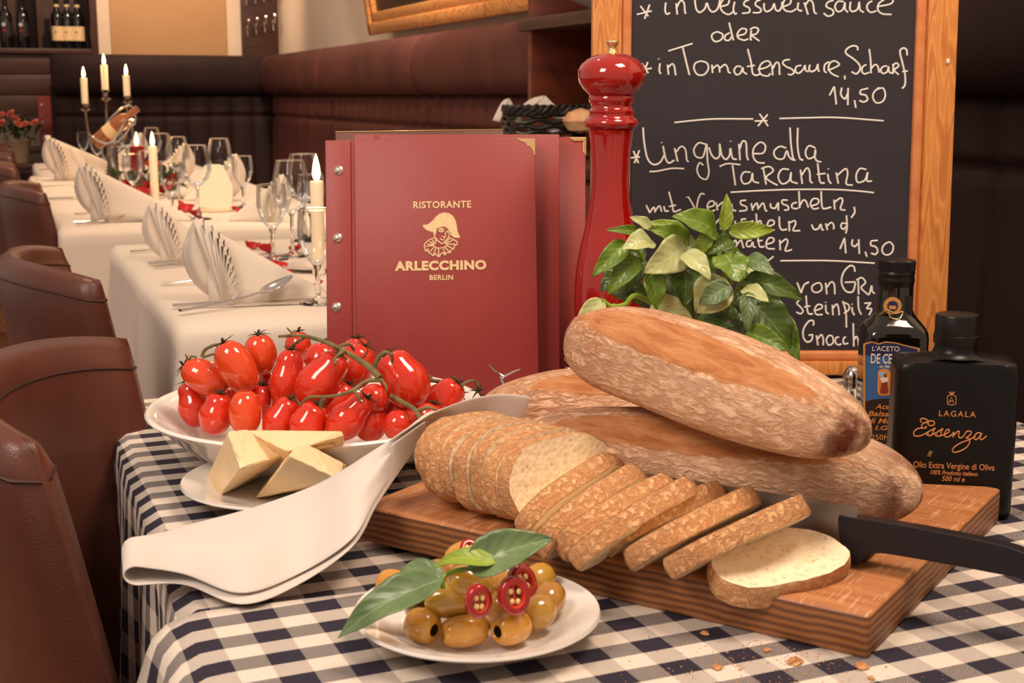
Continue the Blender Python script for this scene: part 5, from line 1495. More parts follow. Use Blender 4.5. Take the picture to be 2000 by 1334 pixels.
# emblem: hat, face lines and ruff (traced on the cover, crop origin 800,400 scale 11.117)
E_ = lambda x, y: plane_uv(800 + x / 11.117, 400 + y / 11.117, mm)
hat = [(285, 440), (310, 432), (360, 435), (420, 410), (500, 345), (560, 270), (640, 200), (740, 165), (850, 180), (940, 240), (995, 330), (1025, 450), (1045, 590), (1070, 650), (1100, 690), (1090, 715), (1040, 718), (960, 710), (900, 660), (880, 590), (850, 545), (780, 480), (700, 478), (620, 500), (590, 520), (580, 610), (565, 620), (550, 660), (530, 640), (510, 590), (450, 580), (380, 555), (320, 510), (290, 470)]
mk('emblem_hat', extr([E_(*q) for q in hat], -0.0004, 0.0004), M_goldp, fc, smooth=False)
strokes = [[(525, 600), (545, 690), (600, 770), (680, 835), (715, 845), (760, 815), (830, 730), (870, 650)], [(620, 520), (690, 515), (755, 550)], [(625, 560), (680, 550), (735, 580), (680, 592), (625, 560)], [(880, 590), (820, 580), (785, 610), (778, 680), (760, 720), (735, 700), (700, 690)],
           [(820, 610), (850, 615), (880, 640)], [(660, 735), (710, 765), (765, 765)], [(545, 720), (440, 760), (350, 830), (320, 890), (335, 960), (345, 1010), (375, 1000), (395, 960), (420, 1050), (450, 1060), (490, 1090), (520, 1110), (560, 1065), (600, 1110), (640, 1130), (690, 1060), (725, 1050), (770, 1095), (810, 1040), (880, 1045), (910, 975), (960, 965), (975, 890), (1035, 865), (1020, 800), (940, 755), (850, 720)],
           [(580, 820), (530, 860), (530, 900), (600, 945), (700, 940), (790, 905), (790, 850), (740, 830)], [(560, 750), (570, 800), (540, 850)], [(500, 760), (530, 850)], [(430, 800), (520, 860)], [(380, 860), (515, 875)], [(350, 910), (520, 890)], [(440, 1030), (530, 920)], [(520, 1090), (570, 940)], [(630, 1110), (630, 950)],
           [(770, 1070), (730, 940)], [(870, 1030), (770, 930)], [(930, 950), (800, 890)], [(1000, 860), (810, 865)], [(950, 770), (810, 840)], [(870, 740), (790, 830)]]
gl = []
for s in strokes:
    pts = [Vector((E_(*q)[0], -0.0003, E_(*q)[1])) for q in s]
    gl.append(tube(cr(pts, 4), 0.00085, 6))
mk('emblem_lines', join(*gl), M_goldp, fc)
def menu2(label, Yb, pxl, pxr, pyt, mt, gold=None, roll=0.0):
    m, e = menu_frame(Yb, (pxl + pxr) / 2, LEAN, roll)
    x0, _ = plane_uv(pxl, 400, m); x1, _ = plane_uv(pxr, 400, m); _, z1 = plane_uv((pxl + pxr) / 2, pyt, m)
    t = thing('menu', label, 'menu', m.translation, e, 'restaurant menus')
    mk('front_cover', rbox(x0, x1, 0, 0.0035, 0, z1, 0.0014, 2), mt, t)
    mk('pages', box(x0 + 0.004, x1 - 0.004, 0.0036, 0.0075, 0.003, z1 - 0.004), M_page, t, smooth=False)
    mk('back_cover', rbox(x0, x1, 0.0076, 0.0106, 0, z1, 0.0012, 2), mt, t)
    return t, m
t2, m2 = menu2('burgundy menu standing just behind the lettered one', 1.602, 690, 1093, 262, M_cov)
h0x, _ = plane_uv(736, 300, m2); _, h0z = plane_uv(736, 262, m2)
mk('hinge', rbox(h0x - 0.003, h0x + 0.003, -0.001, 0.001, 0.002, h0z - 0.001, 0.0008, 1), M_cov, t2)
t3, m3 = menu2('bright red linen menu with a gold corner, third in the stack', 1.628, 730, 1144, 267, M_cov3)
corner(t3, m3, [(1110, 268), (1145, 268), (1145, 304), (1139, 298), (1139, 275), (1118, 274)], mt=M_gold)
corner(t3, m3, [(1116, 270), (1142, 270), (1142, 276), (1120, 276)], mt=M_gold, y=-0.0012, t=0.0008)
t4, m4 = menu2('brown menu at the very back of the stack', 1.655, 656, 985, 256, M_cov4, roll=math.radians(-0.8))
ex0, _ = plane_uv(656, 400, m4); ex1, _ = plane_uv(985, 400, m4); _, ez = plane_uv(820, 256, m4)
mk('gilt_edge', rbox(ex0, ex1, 0.0, 0.004, ez, ez + 0.0012, 0.0004, 1), M_gold, t4)
# ================================================================== PEPPER MILL
Ym = 1.555
km_ = pxm(Ym, 0.95)
pm0 = D(1189, 600, Ym)
zf = lambda y: D(1189, y, Ym).z - ZT
M_mill = mat('red_lacquer', (150, 14, 12), 0.07, (164, 20, 16), 3, coat=1.0)
pm = thing('pepper_mill', 'tall glossy red pepper mill with a brass finial', 'pepper mill', (pm0.x, pm0.y, ZT))
prof = [(0, 0), (56 * km_, 0), (60 * km_, 0.004), (62 * km_, 0.03)] + [(h * km_, zf(y)) for y, h in ((690, 62), (660, 64), (630, 66), (605, 68), (580, 69), (555, 68), (530, 66), (505, 62), (480, 57), (450, 50), (420, 44), (390, 39), (360, 36), (340, 35.5), (315, 37), (290, 39), (265, 42), (257, 43), (254, 44), (252, 42))]
mk('body', lathe([(a, b) for a, b in prof] + [(0, prof[-1][1])], 56), M_mill, pm, sharp=50)
prof = [(0, zf(252)), (43 * km_, zf(252)), (49 * km_, zf(248)), (53 * km_, zf(243)), (53 * km_, zf(238)), (50 * km_, zf(233)), (45 * km_, zf(229)), (43 * km_, zf(224)), (45 * km_, zf(220)), (45 * km_, zf(216)), (41 * km_, zf(213)), (39.5 * km_, zf(207)), (40 * km_, zf(203)), (44 * km_, zf(199)), (44 * km_, zf(190)), (42 * km_, zf(187)), (0, zf(187))]
mk('collar', lathe(prof, 56), M_mill, pm, sharp=50)
prof = [(0, zf(187)), (43 * km_, zf(187)), (47 * km_, zf(182)), (56 * km_, zf(173)), (63 * km_, zf(162)), (66 * km_, zf(149)), (64.5 * km_, zf(137)), (59 * km_, zf(126)), (49 * km_, zf(116)), (36 * km_, zf(109)), (18 * km_, zf(104)), (0, zf(103))]
mk('head', lathe(prof, 56), M_mill, pm, sharp=0)
prof = [(0, zf(104)), (11.5 * km_, zf(104)), (11 * km_, zf(101)), (7.5 * km_, zf(97)), (7.5 * km_, zf(92)), (10.5 * km_, zf(87)), (12.5 * km_, zf(84)), (12.5 * km_, zf(81)), (10.5 * km_, zf(79)), (0, zf(79))]
mk('finial', lathe(prof, 28), M_gold, pm, sharp=50)
# ================================================================== BASIL BUNCH
B_ = lambda x, y, Y: D(1080 + x / 3.125, 350 + y / 3.125, Y)
bo_ = D(1350, 745, 1.42)
bo_.z = ZT
bb = thing('basil_bunch', 'leafy bunch of fresh basil standing behind the loaves', 'basil', bo_)
kb = pxm(1.38, 0.9) / 3.125
LV = [(1042, 315, 1060, 88, 74, 'l', 0, 0.05, 0.5), (1003, 330, 722, 228, 165, 'm', 1, 0.12, 0.25), (1070, 320, 1352, 312, 95, 'l', 1, 0.12, 0.3), (830, 388, 583, 300, 125, 'm', 1, 0.10, 0.3), (548, 335, 322, 312, 60, 'm', 1, 0.10, 0.4),
      (600, 300, 468, 232, 70, 'p', 1, 0.08, 0.3), (820, 345, 580, 262, 90, 'l', 2, 0.1, 0.3), (606, 378, 422, 430, 130, 'p', 0, 0.14, 0.3), (815, 402, 552, 572, 190, 'p', 0, 0.12, 0.25), (452, 388, 238, 596, 115, 'm', 0, 0.1, 0.35), (525, 480, 332, 705, 120, 'm', 0, 0.12, 0.35),
      (560, 490, 446, 690, 100, 'd', 2, 0.1, 0.3), (800, 490, 802, 778, 185, 'd', 0, 0.12, 0.3), (798, 450, 962, 615, 120, 'p', -1, 0.12, 0.3), (1052, 455, 1135, 632, 195, 'm', -1, 0.06, 0.15), (962, 345, 896, 455, 95, 'l', 0, 0.1, 0.35), (1092, 368, 942, 460, 95, 'd', 1, 0.1, 0.4),
      (900, 450, 975, 600, 130, 'm', 1, 0.1, 0.3), (1176, 485, 1352, 590, 105, 't', 0, 0.12, 0.3), (1180, 540, 1380, 632, 90, 'p', 1, 0.1, 0.3), (1168, 612, 1526, 738, 135, 'd', -1, 0.10, 0.35), (1160, 668, 1318, 752, 95, 'p', -2, 0.08, 0.3), (1062, 612, 876, 818, 210, 'p', -2, 0.14, 0.4), (1080, 650, 890, 770, 120, 't', -3, 0.14, 0.3),
      (592, 568, 632, 795, 120, 'm', -1, 0.10, 0.35), (655, 628, 755, 722, 80, 't', 1, 0.1, 0.3), (600, 740, 862, 885, 150, 'p', 0, 0.1, 0.3), (302, 730, 136, 972, 115, 'p', -1, 0.12, 0.4), (892, 830, 1112, 902, 130, 'd', 0, 0.1, 0.3), (1232, 765, 1454, 1034, 205, 'd', -2, 0.08, 0.3),
      (1192, 688, 1190, 925, 85, 't', -3, 0.08, 0.5), (1372, 838, 1505, 1112, 130, 'm', 0, 0.1, 0.4), (1178, 934, 1445, 1045, 125, 'm', -3, 0.1, 0.4), (1080, 860, 1155, 980, 80, 't', 1, 0.1, 0.4), (1098, 470, 1100, 418, 38, 'l', -2, 0.05, 0.3), (1120, 690, 1180, 850, 110, 'd', 1, 0.1, 0.3),
      (690, 520, 690, 700, 120, 'd', 3, 0.1, 0.3), (420, 560, 290, 690, 100, 'd', 2, 0.1, 0.3), (980, 420, 1190, 520, 100, 'm', 3, 0.1, 0.3), (760, 560, 880, 740, 120, 'd', 2, 0.1, 0.3), (1250, 700, 1400, 780, 110, 'd', 3, 0.1, 0.3), (1320, 760, 1410, 900, 100, 'd', 2, 0.1, 0.3), (480, 620, 560, 780, 110, 'd', 3, 0.1, 0.3),
      (950, 640, 1000, 860, 140, 'd', 3, 0.1, 0.3), (1100, 780, 1230, 960, 140, 'd', 3, 0.1, 0.3), (720, 700, 860, 860, 140, 'd', 4, 0.1, 0.3), (560, 420, 430, 520, 120, 'd', 4, 0.1, 0.3), (880, 380, 760, 480, 120, 'd', 4, 0.1, 0.3), (1150, 560, 1290, 660, 120, 'd', 4, 0.1, 0.3), (360, 640, 470, 760, 90, 'd', 4, 0.1, 0.3)]
for i, (x0, y0, x1, y1, w, c, dep, bend, cup) in enumerate(LV):
    Y0 = 1.375 + dep * 0.014
    rn = random.Random(i)
    Yt = Y0 + rn.uniform(-0.035, 0.01)
    add_leaf(bb, bo_, B_(x0, y0, Y0), B_(x1, y1, Yt), w * kb * 1.18, (rn.uniform(-0.35, 0.35), -0.85, rn.uniform(0.15, 0.7)), c, bend=bend, cup=cup, wave=0.05, seed=i)
for pts, r in (([(1100, 900, 1.42), (1050, 650, 1.41), (1040, 450, 1.40), (1045, 300, 1.385)], 0.0028), ([(900, 900, 1.42), (760, 650, 1.41), (700, 450, 1.40), (820, 390, 1.385)], 0.0026), ([(950, 900, 1.42), (640, 660, 1.41), (540, 470, 1.40), (460, 385, 1.39)], 0.0024),
               ([(1150, 900, 1.42), (1170, 700, 1.41), (1165, 600, 1.38)], 0.0026), ([(800, 900, 1.41), (530, 715, 1.365), (440, 765, 1.36), (360, 775, 1.36), (300, 735, 1.36)], 0.0030), ([(380, 765, 1.362), (310, 805, 1.36), (250, 830, 1.36)], 0.0018), ([(1000, 900, 1.42), (1090, 620, 1.40), (1090, 470, 1.385)], 0.0024)):
    mk('stem', local(tube(cr([B_(x, y, Y) for x, y, Y in pts], 6), lambda q: r * (1.1 - 0.4 * q), 8), bo_), M_lf['l'], bb)
for i in range(7):
    a = i * 0.9
    mk('stem', tube(cr([(0.012 * math.cos(a), 0.012 * math.sin(a), 0), (0.02 * math.cos(a), 0.02 * math.sin(a), 0.07), (0.05 * math.cos(a), 0.03 * math.sin(a), 0.16)], 5), 0.0026, 8), M_lf['m'], bb)
# ================================================================== CHALKBOARD
cbl = math.radians(-3.7)
Yk = 1.70
xk = (1512 - 1000) * pxm(Yk, 0.75)
ce = Euler((cbl, 0, 0))
cm = Matrix.Translation((xk, Yk, ZT)) @ ce.to_matrix().to_4x4()
ck = thing('chalkboard', 'black menu chalkboard with handwritten dishes in a honey pine frame', 'chalkboard', cm.translation, ce)
xi0, _ = plane_uv(1231, 340, cm); xi1, _ = plane_uv(1779, 340, cm)
_, zi0 = plane_uv(1600, 685, cm)
xo0, _ = plane_uv(1156, 60, cm); xo1, _ = plane_uv(1857, 340, cm)
HT = 0.72
M_slate = mat('chalkboard_slate', (36, 31, 36), 0.55, (44, 38, 46), 3, bump=0.03, bscale=400)
slt = mk('slate', box(xi0 - 0.004, xi1 + 0.004, 0.004, 0.010, zi0 - 0.004, HT - 0.05), M_slate, ck, smooth=False)
wf = 0.014
M_chalk = mat('white_chalk', (226, 222, 214), 0.9)
mk('frame_rail', rbox(xo0, xi0 - wf + 0.001, -0.008, 0.016, 0, HT, 0.003, 2), M_pine, ck)
mk('frame_rail', rbox(xi1 + wf - 0.001, xo1, -0.008, 0.016, 0, HT, 0.003, 2), M_pine, ck)
mk('frame_rail', rbox(xi0 - wf, xi1 + wf, -0.008, 0.016, 0, zi0 - wf + 0.001, 0.003, 2), M_pine, ck)
mk('frame_rail', rbox(xi0 - wf, xi1 + wf, -0.008, 0.016, HT - 0.05, HT, 0.003, 2), M_pine, ck)
M_pine2 = mat('routed_pine_edge', (188, 112, 60), 0.5, (206, 132, 78), 30, bump=0.3, bscale=500)
def bead(x0, x1, z0, z1): return rbox(x0, x1, -0.003, 0.012, z0, z1, 0.0045, 3)
mk('inner_bead', bead(xi0 - wf, xi0, zi0 - wf, HT - 0.05), M_pine2, ck)
mk('inner_bead', bead(xi1, xi1 + wf, zi0 - wf, HT - 0.05), M_pine2, ck)
mk('inner_bead', bead(xi0, xi1, zi0 - wf, zi0), M_pine2, ck)
sx_, sz_ = plane_uv(1847, 121, cm)
mk('peg', mv(rbox(-0.002, 0.002, -0.0105, -0.006, -0.003, 0.003, 0.001, 1), sx_, 0, sz_), M_chalk, ck)
kp = tube([(xk * 0 + (xo0 + xo1) / 2, 0.016, 0.5), ((xo0 + xo1) / 2, 0.17, 0.0)], 0.008, 8)
mk('back_strut', kp, M_pine, ck)
CA_ = lambda x, y: (1240 + x / 3.571, y / 3.571)
CB_ = lambda x, y: (1220 + x / 3.571, 250 + y / 3.571)
CC_ = lambda x, y: (1380 + x / 4.17, 380 + y / 4.17)
def parse(s):
    return [[tuple(float(q) for q in p.split(',')) for p in st.split()] for st in s.split(';') if st.strip()]
LINES = [
 (CA_, "15,100 120,75; 105,30 70,130; 40,40 95,112| 218,15 213,70 225,98 248,88; 290,20 298,100; 290,60 320,5 345,20 352,85 360,92| 420,-10 430,60 455,85 490,60 505,20 520,60 545,82 580,60 600,-15; 600,45 650,30 660,-10 630,-15 600,30 610,75 655,100 690,80; 700,10 690,60 700,95 715,90; 800,-2 770,10 765,35 800,55 800,85 750,92; 880,-2 850,10 845,35 880,60 875,85 825,88; 905,20 905,60 925,80 960,60 975,25 985,65 1010,75 1030,40 1030,10; 1040,45 1085,25 1090,-10 1060,-15 1035,30 1050,70 1095,80 1130,60; 1145,15 1140,60 1160,75 1170,70; 1185,15 1212,100; 1190,40 1220,0 1245,20 1255,80 1272,97; 1390,0 1350,15 1340,45 1385,70 1385,100 1350,112 1320,90; 1460,10 1420,10 1400,45 1420,80 1455,65 1470,15 1470,60 1490,85; 1510,10 1505,60 1525,80 1560,60 1570,10 1575,65 1600,85; 1660,5 1630,25 1625,60 1650,85 1690,75; 1700,45 1790,25 1805,-5 1770,-15 1710,20 1700,65 1730,95 1795,100"),
 (CA_, "580,220 545,235 540,265 565,290 605,275 615,240 580,220; 665,228 635,245 630,275 660,280 685,245; 660,155 680,240 690,280; 715,250 770,235 780,205 745,200 718,235 725,265 765,280 795,270; 815,210 810,270 818,278; 805,205 840,190 865,205 850,235 820,245 850,270 872,285"),
 (CA_, "45,490 120,475; 50,440 95,510; 92,432 60,515| 178,440 172,490 182,515; 166,408 170,413; 230,450 237,520; 235,470 262,445 278,465 285,515 292,522| 235,355 405,303; 335,325 360,430 383,522; 465,425 425,440 415,480 440,520 485,520 515,480 505,440 465,425; 540,450 545,508; 545,480 575,455 590,470 595,505; 597,475 630,450 648,470 655,500 670,510; 745,465 715,462 695,490 710,520 740,510 755,470 760,500 785,518; 790,340 815,440 825,510 850,525 880,515; 785,465 840,455; 860,485 920,470 950,445 930,425 890,440 870,480 885,520 930,530 950,510; 960,450 965,525; 965,480 990,435 1010,450 1012,510 1018,520; 1085,415 1050,420 1035,440 1060,465 1095,480 1115,505 1090,522 1070,515; 1165,455 1130,465 1125,500 1150,510 1180,480 1190,455 1195,490 1215,500; 1225,450 1220,485 1240,500 1270,480 1280,445 1283,485 1290,500; 1360,430 1330,450 1325,490 1340,508; 1350,490 1390,475 1430,450 1400,425 1365,440 1355,480 1380,515 1425,535; 1468,525 1470,553| 1560,350 1555,325 1520,320 1480,345 1480,375 1530,410 1570,450 1575,485 1550,515 1515,500; 1620,450 1595,465 1588,495 1605,515 1640,505; 1640,340 1650,430 1652,510; 1652,480 1680,450 1700,465 1708,505; 1765,460 1735,465 1720,490 1735,512 1765,500 1775,465 1778,500 1800,512; 1810,450 1805,515; 1800,455 1830,440 1845,460 1815,490 1845,520; 1905,385 1900,345 1875,335 1855,360 1870,430 1890,520 1890,590 1870,618; 1870,500 1908,495"),
 (CA_, "1362,665 1395,603; 1395,603 1402,660 1410,728; 1448,610 1442,660 1470,690 1490,650; 1492,612 1490,733; 1537,698 1546,752; 1632,615 1580,628; 1580,628 1578,655 1615,665 1628,695 1600,712 1570,700; 1710,610 1675,640 1665,680 1690,718 1735,705 1752,660 1735,615 1690,625"),
 (CA_, "278,855 420,840 560,830 828,830| 838,845 928,842; 872,793 932,880; 930,798 862,880| 1012,827 1200,822 1420,820 1740,843"),
 (CB_, "40,210 108,203; 62,160 98,245; 105,155 70,245| 130,-5 138,100 160,210 200,255 250,240 285,175; 270,125 285,205 310,245 350,225; 258,100 262,105; 350,140 372,235; 360,170 395,130 425,150 435,220 447,238; 570,115 520,105 485,150 500,200 545,205 565,150 575,115 580,230 590,310 570,360 525,340 507,290 525,245 550,260; 590,135 610,190 640,215 665,190 665,110 680,190 710,220 735,190 740,140 755,210 785,220; 738,90 742,95; 800,110 808,225; 805,150 825,95 850,105 855,190 865,225; 905,180 970,175 985,125 950,100 905,140 900,200 930,240 980,245| 1130,140 1085,130 1045,165 1060,210 1110,215 1135,160 1150,200 1175,225; 1157,-4 1165,120 1180,215 1195,225; 1212,-2 1210,120 1225,210 1250,225; 1335,140 1290,125 1265,170 1285,215 1330,195 1335,150 1330,200 1345,230 1375,238| 175,305 230,302 330,283 418,285"),
 (CB_, "665,270 720,250 810,257; 755,260 765,330 775,400; 880,310 835,310 815,350 835,390 880,375 895,315 900,370 940,385; 970,280 990,395; 955,285 1010,270 1040,300 990,345 1030,380 1070,400; 1150,290 1100,290 1075,340 1100,390 1150,370 1165,310 1165,370 1210,388; 1230,290 1243,390; 1240,330 1275,280 1295,310 1298,370 1315,385; 1350,245 1360,330 1370,380 1400,385; 1345,325 1405,318; 1420,320 1430,370 1445,388; 1423,283 1427,288; 1480,310 1495,388; 1490,330 1545,285 1560,320 1550,390 1595,400; 1690,290 1645,285 1620,330 1630,380 1680,365 1700,310 1695,370 1730,370| 742,450 950,438 1180,430 1450,430 1600,438 1743,452"),
 (CB_, "152,540 178,595; 178,590 205,555 215,590; 215,580 245,545 260,585; 275,545 285,580 310,580; 310,445 335,540 345,585 395,570; 310,550 360,540| 433,481 437,486; 445,480 480,540 498,578 515,500 535,460 560,465; 575,555 620,545 625,515 595,515 578,550 600,580 635,575; 640,520 650,575; 650,550 690,520 700,570; 750,530 755,570 780,580; 850,505 815,510 815,535 850,550 850,575 800,582; 885,525 897,577; 897,560 925,525 935,570; 938,560 970,525 985,575 998,580; 1020,525 1025,555 1055,560 1075,520 1075,577; 1140,505 1105,505 1105,530 1140,545 1145,570 1115,575; 1205,520 1175,530 1170,555 1195,565 1215,560; 1220,440 1225,560; 1225,545 1250,505 1270,515 1285,555; 1305,545 1350,530 1355,500 1320,495 1300,530 1320,565 1360,560; 1375,440 1380,540 1395,565 1445,553; 1465,500 1470,570; 1468,520 1510,490 1525,510 1510,565 1545,575; 1605,550 1610,590 1585,628"),
 (CC_, "60,205 70,290; 75,240 110,205 120,285; 235,215 240,250 265,245; 325,200 290,205 295,230 325,250; 385,215 365,225 365,255 395,270; 408,155 415,260; 415,240 440,215 455,250 465,270; 500,265 550,245 550,215 515,215 500,250 515,295 560,290; 597,180 600,260 620,290 660,285; 675,215 680,300; 678,235 720,215 730,240 710,295 768,295| 860,245 880,285 915,280 935,245 945,285 960,290; 975,235 990,290; 985,260 1020,230 1040,250 1040,285; 1145,240 1110,235 1100,265 1120,285 1145,260; 1145,170 1150,260 1140,318"),
 (CC_, "205,370 210,430; 210,410 240,375 250,425; 255,405 285,375 300,425 310,435; 370,375 335,385 330,420 360,425 380,390 385,425 405,432; 420,330 432,415 450,430 475,425; 415,385 460,375; 485,410 545,390 550,360 515,355 490,395 500,440 560,445; 600,370 605,455; 605,400 650,365 665,390 645,455 665,462 700,450| 1093,445 1130,355; 1130,355 1140,480; 1195,365 1190,410 1215,425 1240,400; 1245,365 1250,485; 1298,468 1312,508; 1400,375 1345,380; 1345,380 1345,415 1385,430 1400,465 1380,490 1345,480; 1470,395 1440,430 1440,475 1475,495 1515,475 1527,425 1500,390 1465,400"),
 (CC_, "440,488 545,620; 550,505 485,560| 605,542 900,540 1100,545 1375,562"),
 (CC_, "742,718 775,805; 775,805 800,740 840,715; 900,725 865,750 870,790 910,800 945,770 930,725 900,725; 975,720 985,815; 985,760 1020,715 1045,735 1050,815| 1215,630 1205,590 1170,585 1120,640 1105,720 1140,790 1195,795 1215,740 1215,715; 1215,715 1130,718; 1240,690 1245,815; 1225,700 1270,680 1300,720 1265,760 1300,800 1330,815 1350,745 1355,790 1375,810"),
 (CC_, "780,850 740,885 770,920 790,950 770,975 735,960; 815,825 825,940 840,975 870,975; 800,920 850,910; 885,950 940,930 945,905 910,900 885,940 900,980 950,980; 975,900 980,960 1000,975; 973,878 977,883; 1030,900 1035,985; 1035,930 1065,895 1080,930 1085,985; 1115,870 1140,960 1145,1085; 1110,880 1160,900 1165,940 1125,970; 1190,920 1195,960 1210,985; 1188,893 1192,898; 1240,830 1245,930 1265,980; 1290,890 1345,885; 1345,885 1310,930 1350,935 1330,985| 600,900 625,920 630,950 605,965"),
 (CC_, "875,1070 875,1035 840,1035 795,1100 795,1170 825,1205 860,1190 870,1145; 870,1145 835,1150; 900,1150 912,1232; 910,1180 940,1145 955,1180 955,1230; 1000,1150 980,1190 1000,1230 1035,1210 1030,1160 1000,1150; 1085,1165 1060,1170 1055,1210 1080,1228 1105,1220; 1140,1160 1120,1180 1125,1220 1160,1215; 1200,1050 1205,1240; 1205,1190 1225,1160 1240,1190 1245,1235")]
for fn, s in [(f_, w_) for f_, s_ in LINES for w_ in s_.split('|')]:
    gs = []
    for st in parse(s):
        pts = []
        for x, y in st:
            u, w_ = plane_uv(*fn(x, y), cm)
            pts.append(Vector((u, 0.0038, w_)))
        gs.append(tube(cr(pts, 5), 0.00125, 6, flat=1.0))
    g = join(*gs)
    mk('chalk_lettering', g, M_chalk, slt)
# ================================================================== BOTTLES
M_oilb = mat('matt_black_glass', (15, 13, 14), 0.34, coat=0.05, spec=0.25)
M_copper = mat('copper_print', (206, 136, 78), 0.45)
ob = Vector((0.3815, 1.125, ZT))
oy = math.radians(-9)
OW, OD = 0.051, 0.026
oe = Euler((0, 0, oy))
om = Matrix.Translation(ob) @ oe.to_matrix().to_4x4() @ Matrix.Translation((0, -OD - 0.0002, 0))
oil = thing('oil_bottle', 'flat square black olive oil bottle with copper lettering', 'bottle', ob, oe)
rings = []
for z, k, n_ in ((0, 0.93, 7), (0.003, 0.985, 7), (0.008, 1.0, 8), (0.134, 1.0, 8), (0.139, 0.985, 7), (0.142, 0.95, 6)):
    rings.append(supere(OW * k, OD * k, z * 0.955, n_, 72))
rings.append(supere(OW * 0.80, OD * 0.75, 0.1435 * 0.955, 4, 72))
for z, r in ((0.145, 0.024), (0.1475, 0.0195), (0.152, 0.0175), (0.158, 0.017)):
    rings.append(supere(r, r, z * 0.955, 2, 72))
mk('glass_body', loft(rings), M_oilb, oil, sharp=50)
mk('cap', lathe([(a, b * 0.955) for a, b in [(0, 0.156), (0.0185, 0.156), (0.0188, 0.158), (0.0188, 0.164), (0.0180, 0.1645), (0.0180, 0.181), (0.0172, 0.1825), (0, 0.1832)]], 40), M_black, oil, sharp=40)
def otxt(s, x, z, size, **k): return txt('copper_lettering', s, size, M_copper, oil, x, z, y=-OD - 0.0006, **k)
otxt('LAGALA', 0.0, 0.0905, 0.0070, sp=1.25, off=0.00004)
otxt('Olio Extra Vergine di Oliva', 0.0, 0.0446, 0.0076, off=0.00003, sx=0.80)
otxt('100% Prodotto Italiano', 0.0, 0.0391, 0.0054, shear=0.25, off=0.00004, sx=0.78)
otxt('500 ml e', 0.0, 0.0336, 0.0064, shear=0.25, off=0.00004, sx=0.85)
def olocal(px, py): return plane_uv(px, py, om)
cz = [[(345, 495), (335, 460), (365, 448), (410, 465), (430, 505)], [(385, 500), (430, 478), (480, 480), (492, 510), (460, 530), (425, 520), (400, 490), (370, 500), (348, 530), (355, 555), (390, 558), (402, 545), (385, 538)], [(355, 555), (300, 565), (262, 600), (262, 640), (310, 648), (370, 630), (440, 590), (505, 555)],
      [(505, 555), (480, 590), (470, 625), (440, 645), (405, 630), (430, 622)], [(470, 630), (530, 600), (590, 560)], [(590, 560), (570, 600), (565, 640), (535, 650), (500, 636), (525, 628)], [(565, 640), (610, 630), (660, 595), (650, 570), (620, 590), (605, 635), (630, 660), (680, 640), (715, 600)],
      [(715, 600), (700, 662)], [(700, 655), (750, 600), (775, 595), (765, 640), (780, 668), (820, 650), (850, 600)], [(850, 600), (880, 590), (910, 600), (900, 630), (850, 670)], [(850, 670), (885, 680), (890, 720), (850, 780), (760, 825), (700, 825), (710, 780), (780, 730), (880, 690), (960, 650)], [(1020, 615), (980, 612), (945, 650), (950, 685), (985, 675), (1030, 615)], [(1030, 615), (1010, 670), (1030, 688), (1085, 645)]]
gs = []
for st in cz:
    pts = [Vector((olocal(1740 + x / 5.8, 740 + y / 5.8)[0], -OD - 0.0005, olocal(1740 + x / 5.8, 740 + y / 5.8)[1])) for x, y in st]
    gs.append(tube(cr(pts, 5), 0.00055, 6))
mk('script_lettering', join(*gs), M_copper, oil)
shield = [[(640, 195), (685, 180), (735, 195), (738, 285), (690, 297), (640, 288), (640, 195)], [(655, 275), (688, 205), (712, 275)], [(668, 250), (705, 250)], [(660, 145), (668, 170), (710, 170), (720, 145)], [(672, 150), (678, 165)], [(690, 148), (690, 165)], [(706, 150), (702, 165)]]
gs = []
for st in shield:
    pts = [Vector((olocal(1740 + x / 5.8, 740 + y / 5.8)[0], -OD - 0.0004, olocal(1740 + x / 5.8, 740 + y / 5.8)[1])) for x, y in st]
    gs.append(tube(pts, 0.00035, 5))
mk('crest', join(*gs), M_copper, oil)
fp_ = [(405, 880), (420, 850), (428, 825), (450, 810), (475, 825), (462, 850), (445, 885), (425, 875)]
mk('map_mark', extr([olocal(1740 + x / 5.8, 740 + y / 5.8) for x, y in fp_], -OD - 0.0004, -OD + 0.0002), mat('dull_gold_print', (120, 96, 56), 0.5), oil, smooth=False)
# vinegar bottle
vb0 = Vector(P(1732, 896, ZT))
ve = Euler((0, 0, math.radians(-6)))
M_vin = mat('dark_brown_glass', (18, 12, 11), 0.06, coat=0.6)
vb = thing('vinegar_bottle', 'square shouldered dark vinegar bottle with a blue label', 'bottle', vb0, ve)
kv = pxm(vb0.y, 0.85)
zv = lambda y: D(1732, y, vb0.y).z - ZT
VW = 60 * kv
rings = []
for z, k, n_ in ((0, 0.92, 6), (0.003, 0.98, 6), (0.008, 1.0, 7), (zv(652), 1.0, 7), (zv(643), 0.985, 6), (zv(636), 0.94, 4.5), (zv(628), 0.84, 3.2), (zv(620), 0.72, 2.6), (zv(612), 0.62, 2.2), (zv(604), 0.56, 2), (zv(560), 0.55, 2), (zv(556), 0.55, 2)):
    rings.append(supere(VW * k, VW * k, z, n_, 64))
mk('glass_body', loft(rings), M_vin, vb, sharp=55)
cp_ = [(0, zv(562)), (31 * kv, zv(562)), (33 * kv, zv(558)), (34 * kv, zv(549)), (35 * kv, zv(546)), (34 * kv, zv(543)), (33 * kv, zv(536)), (35 * kv, zv(533)), (34 * kv, zv(530)), (33 * kv, zv(527))]
mk('cap_skirt', lathe(cp_ + [(0, zv(527))], 40), M_black, vb, sharp=50)
ridg = []
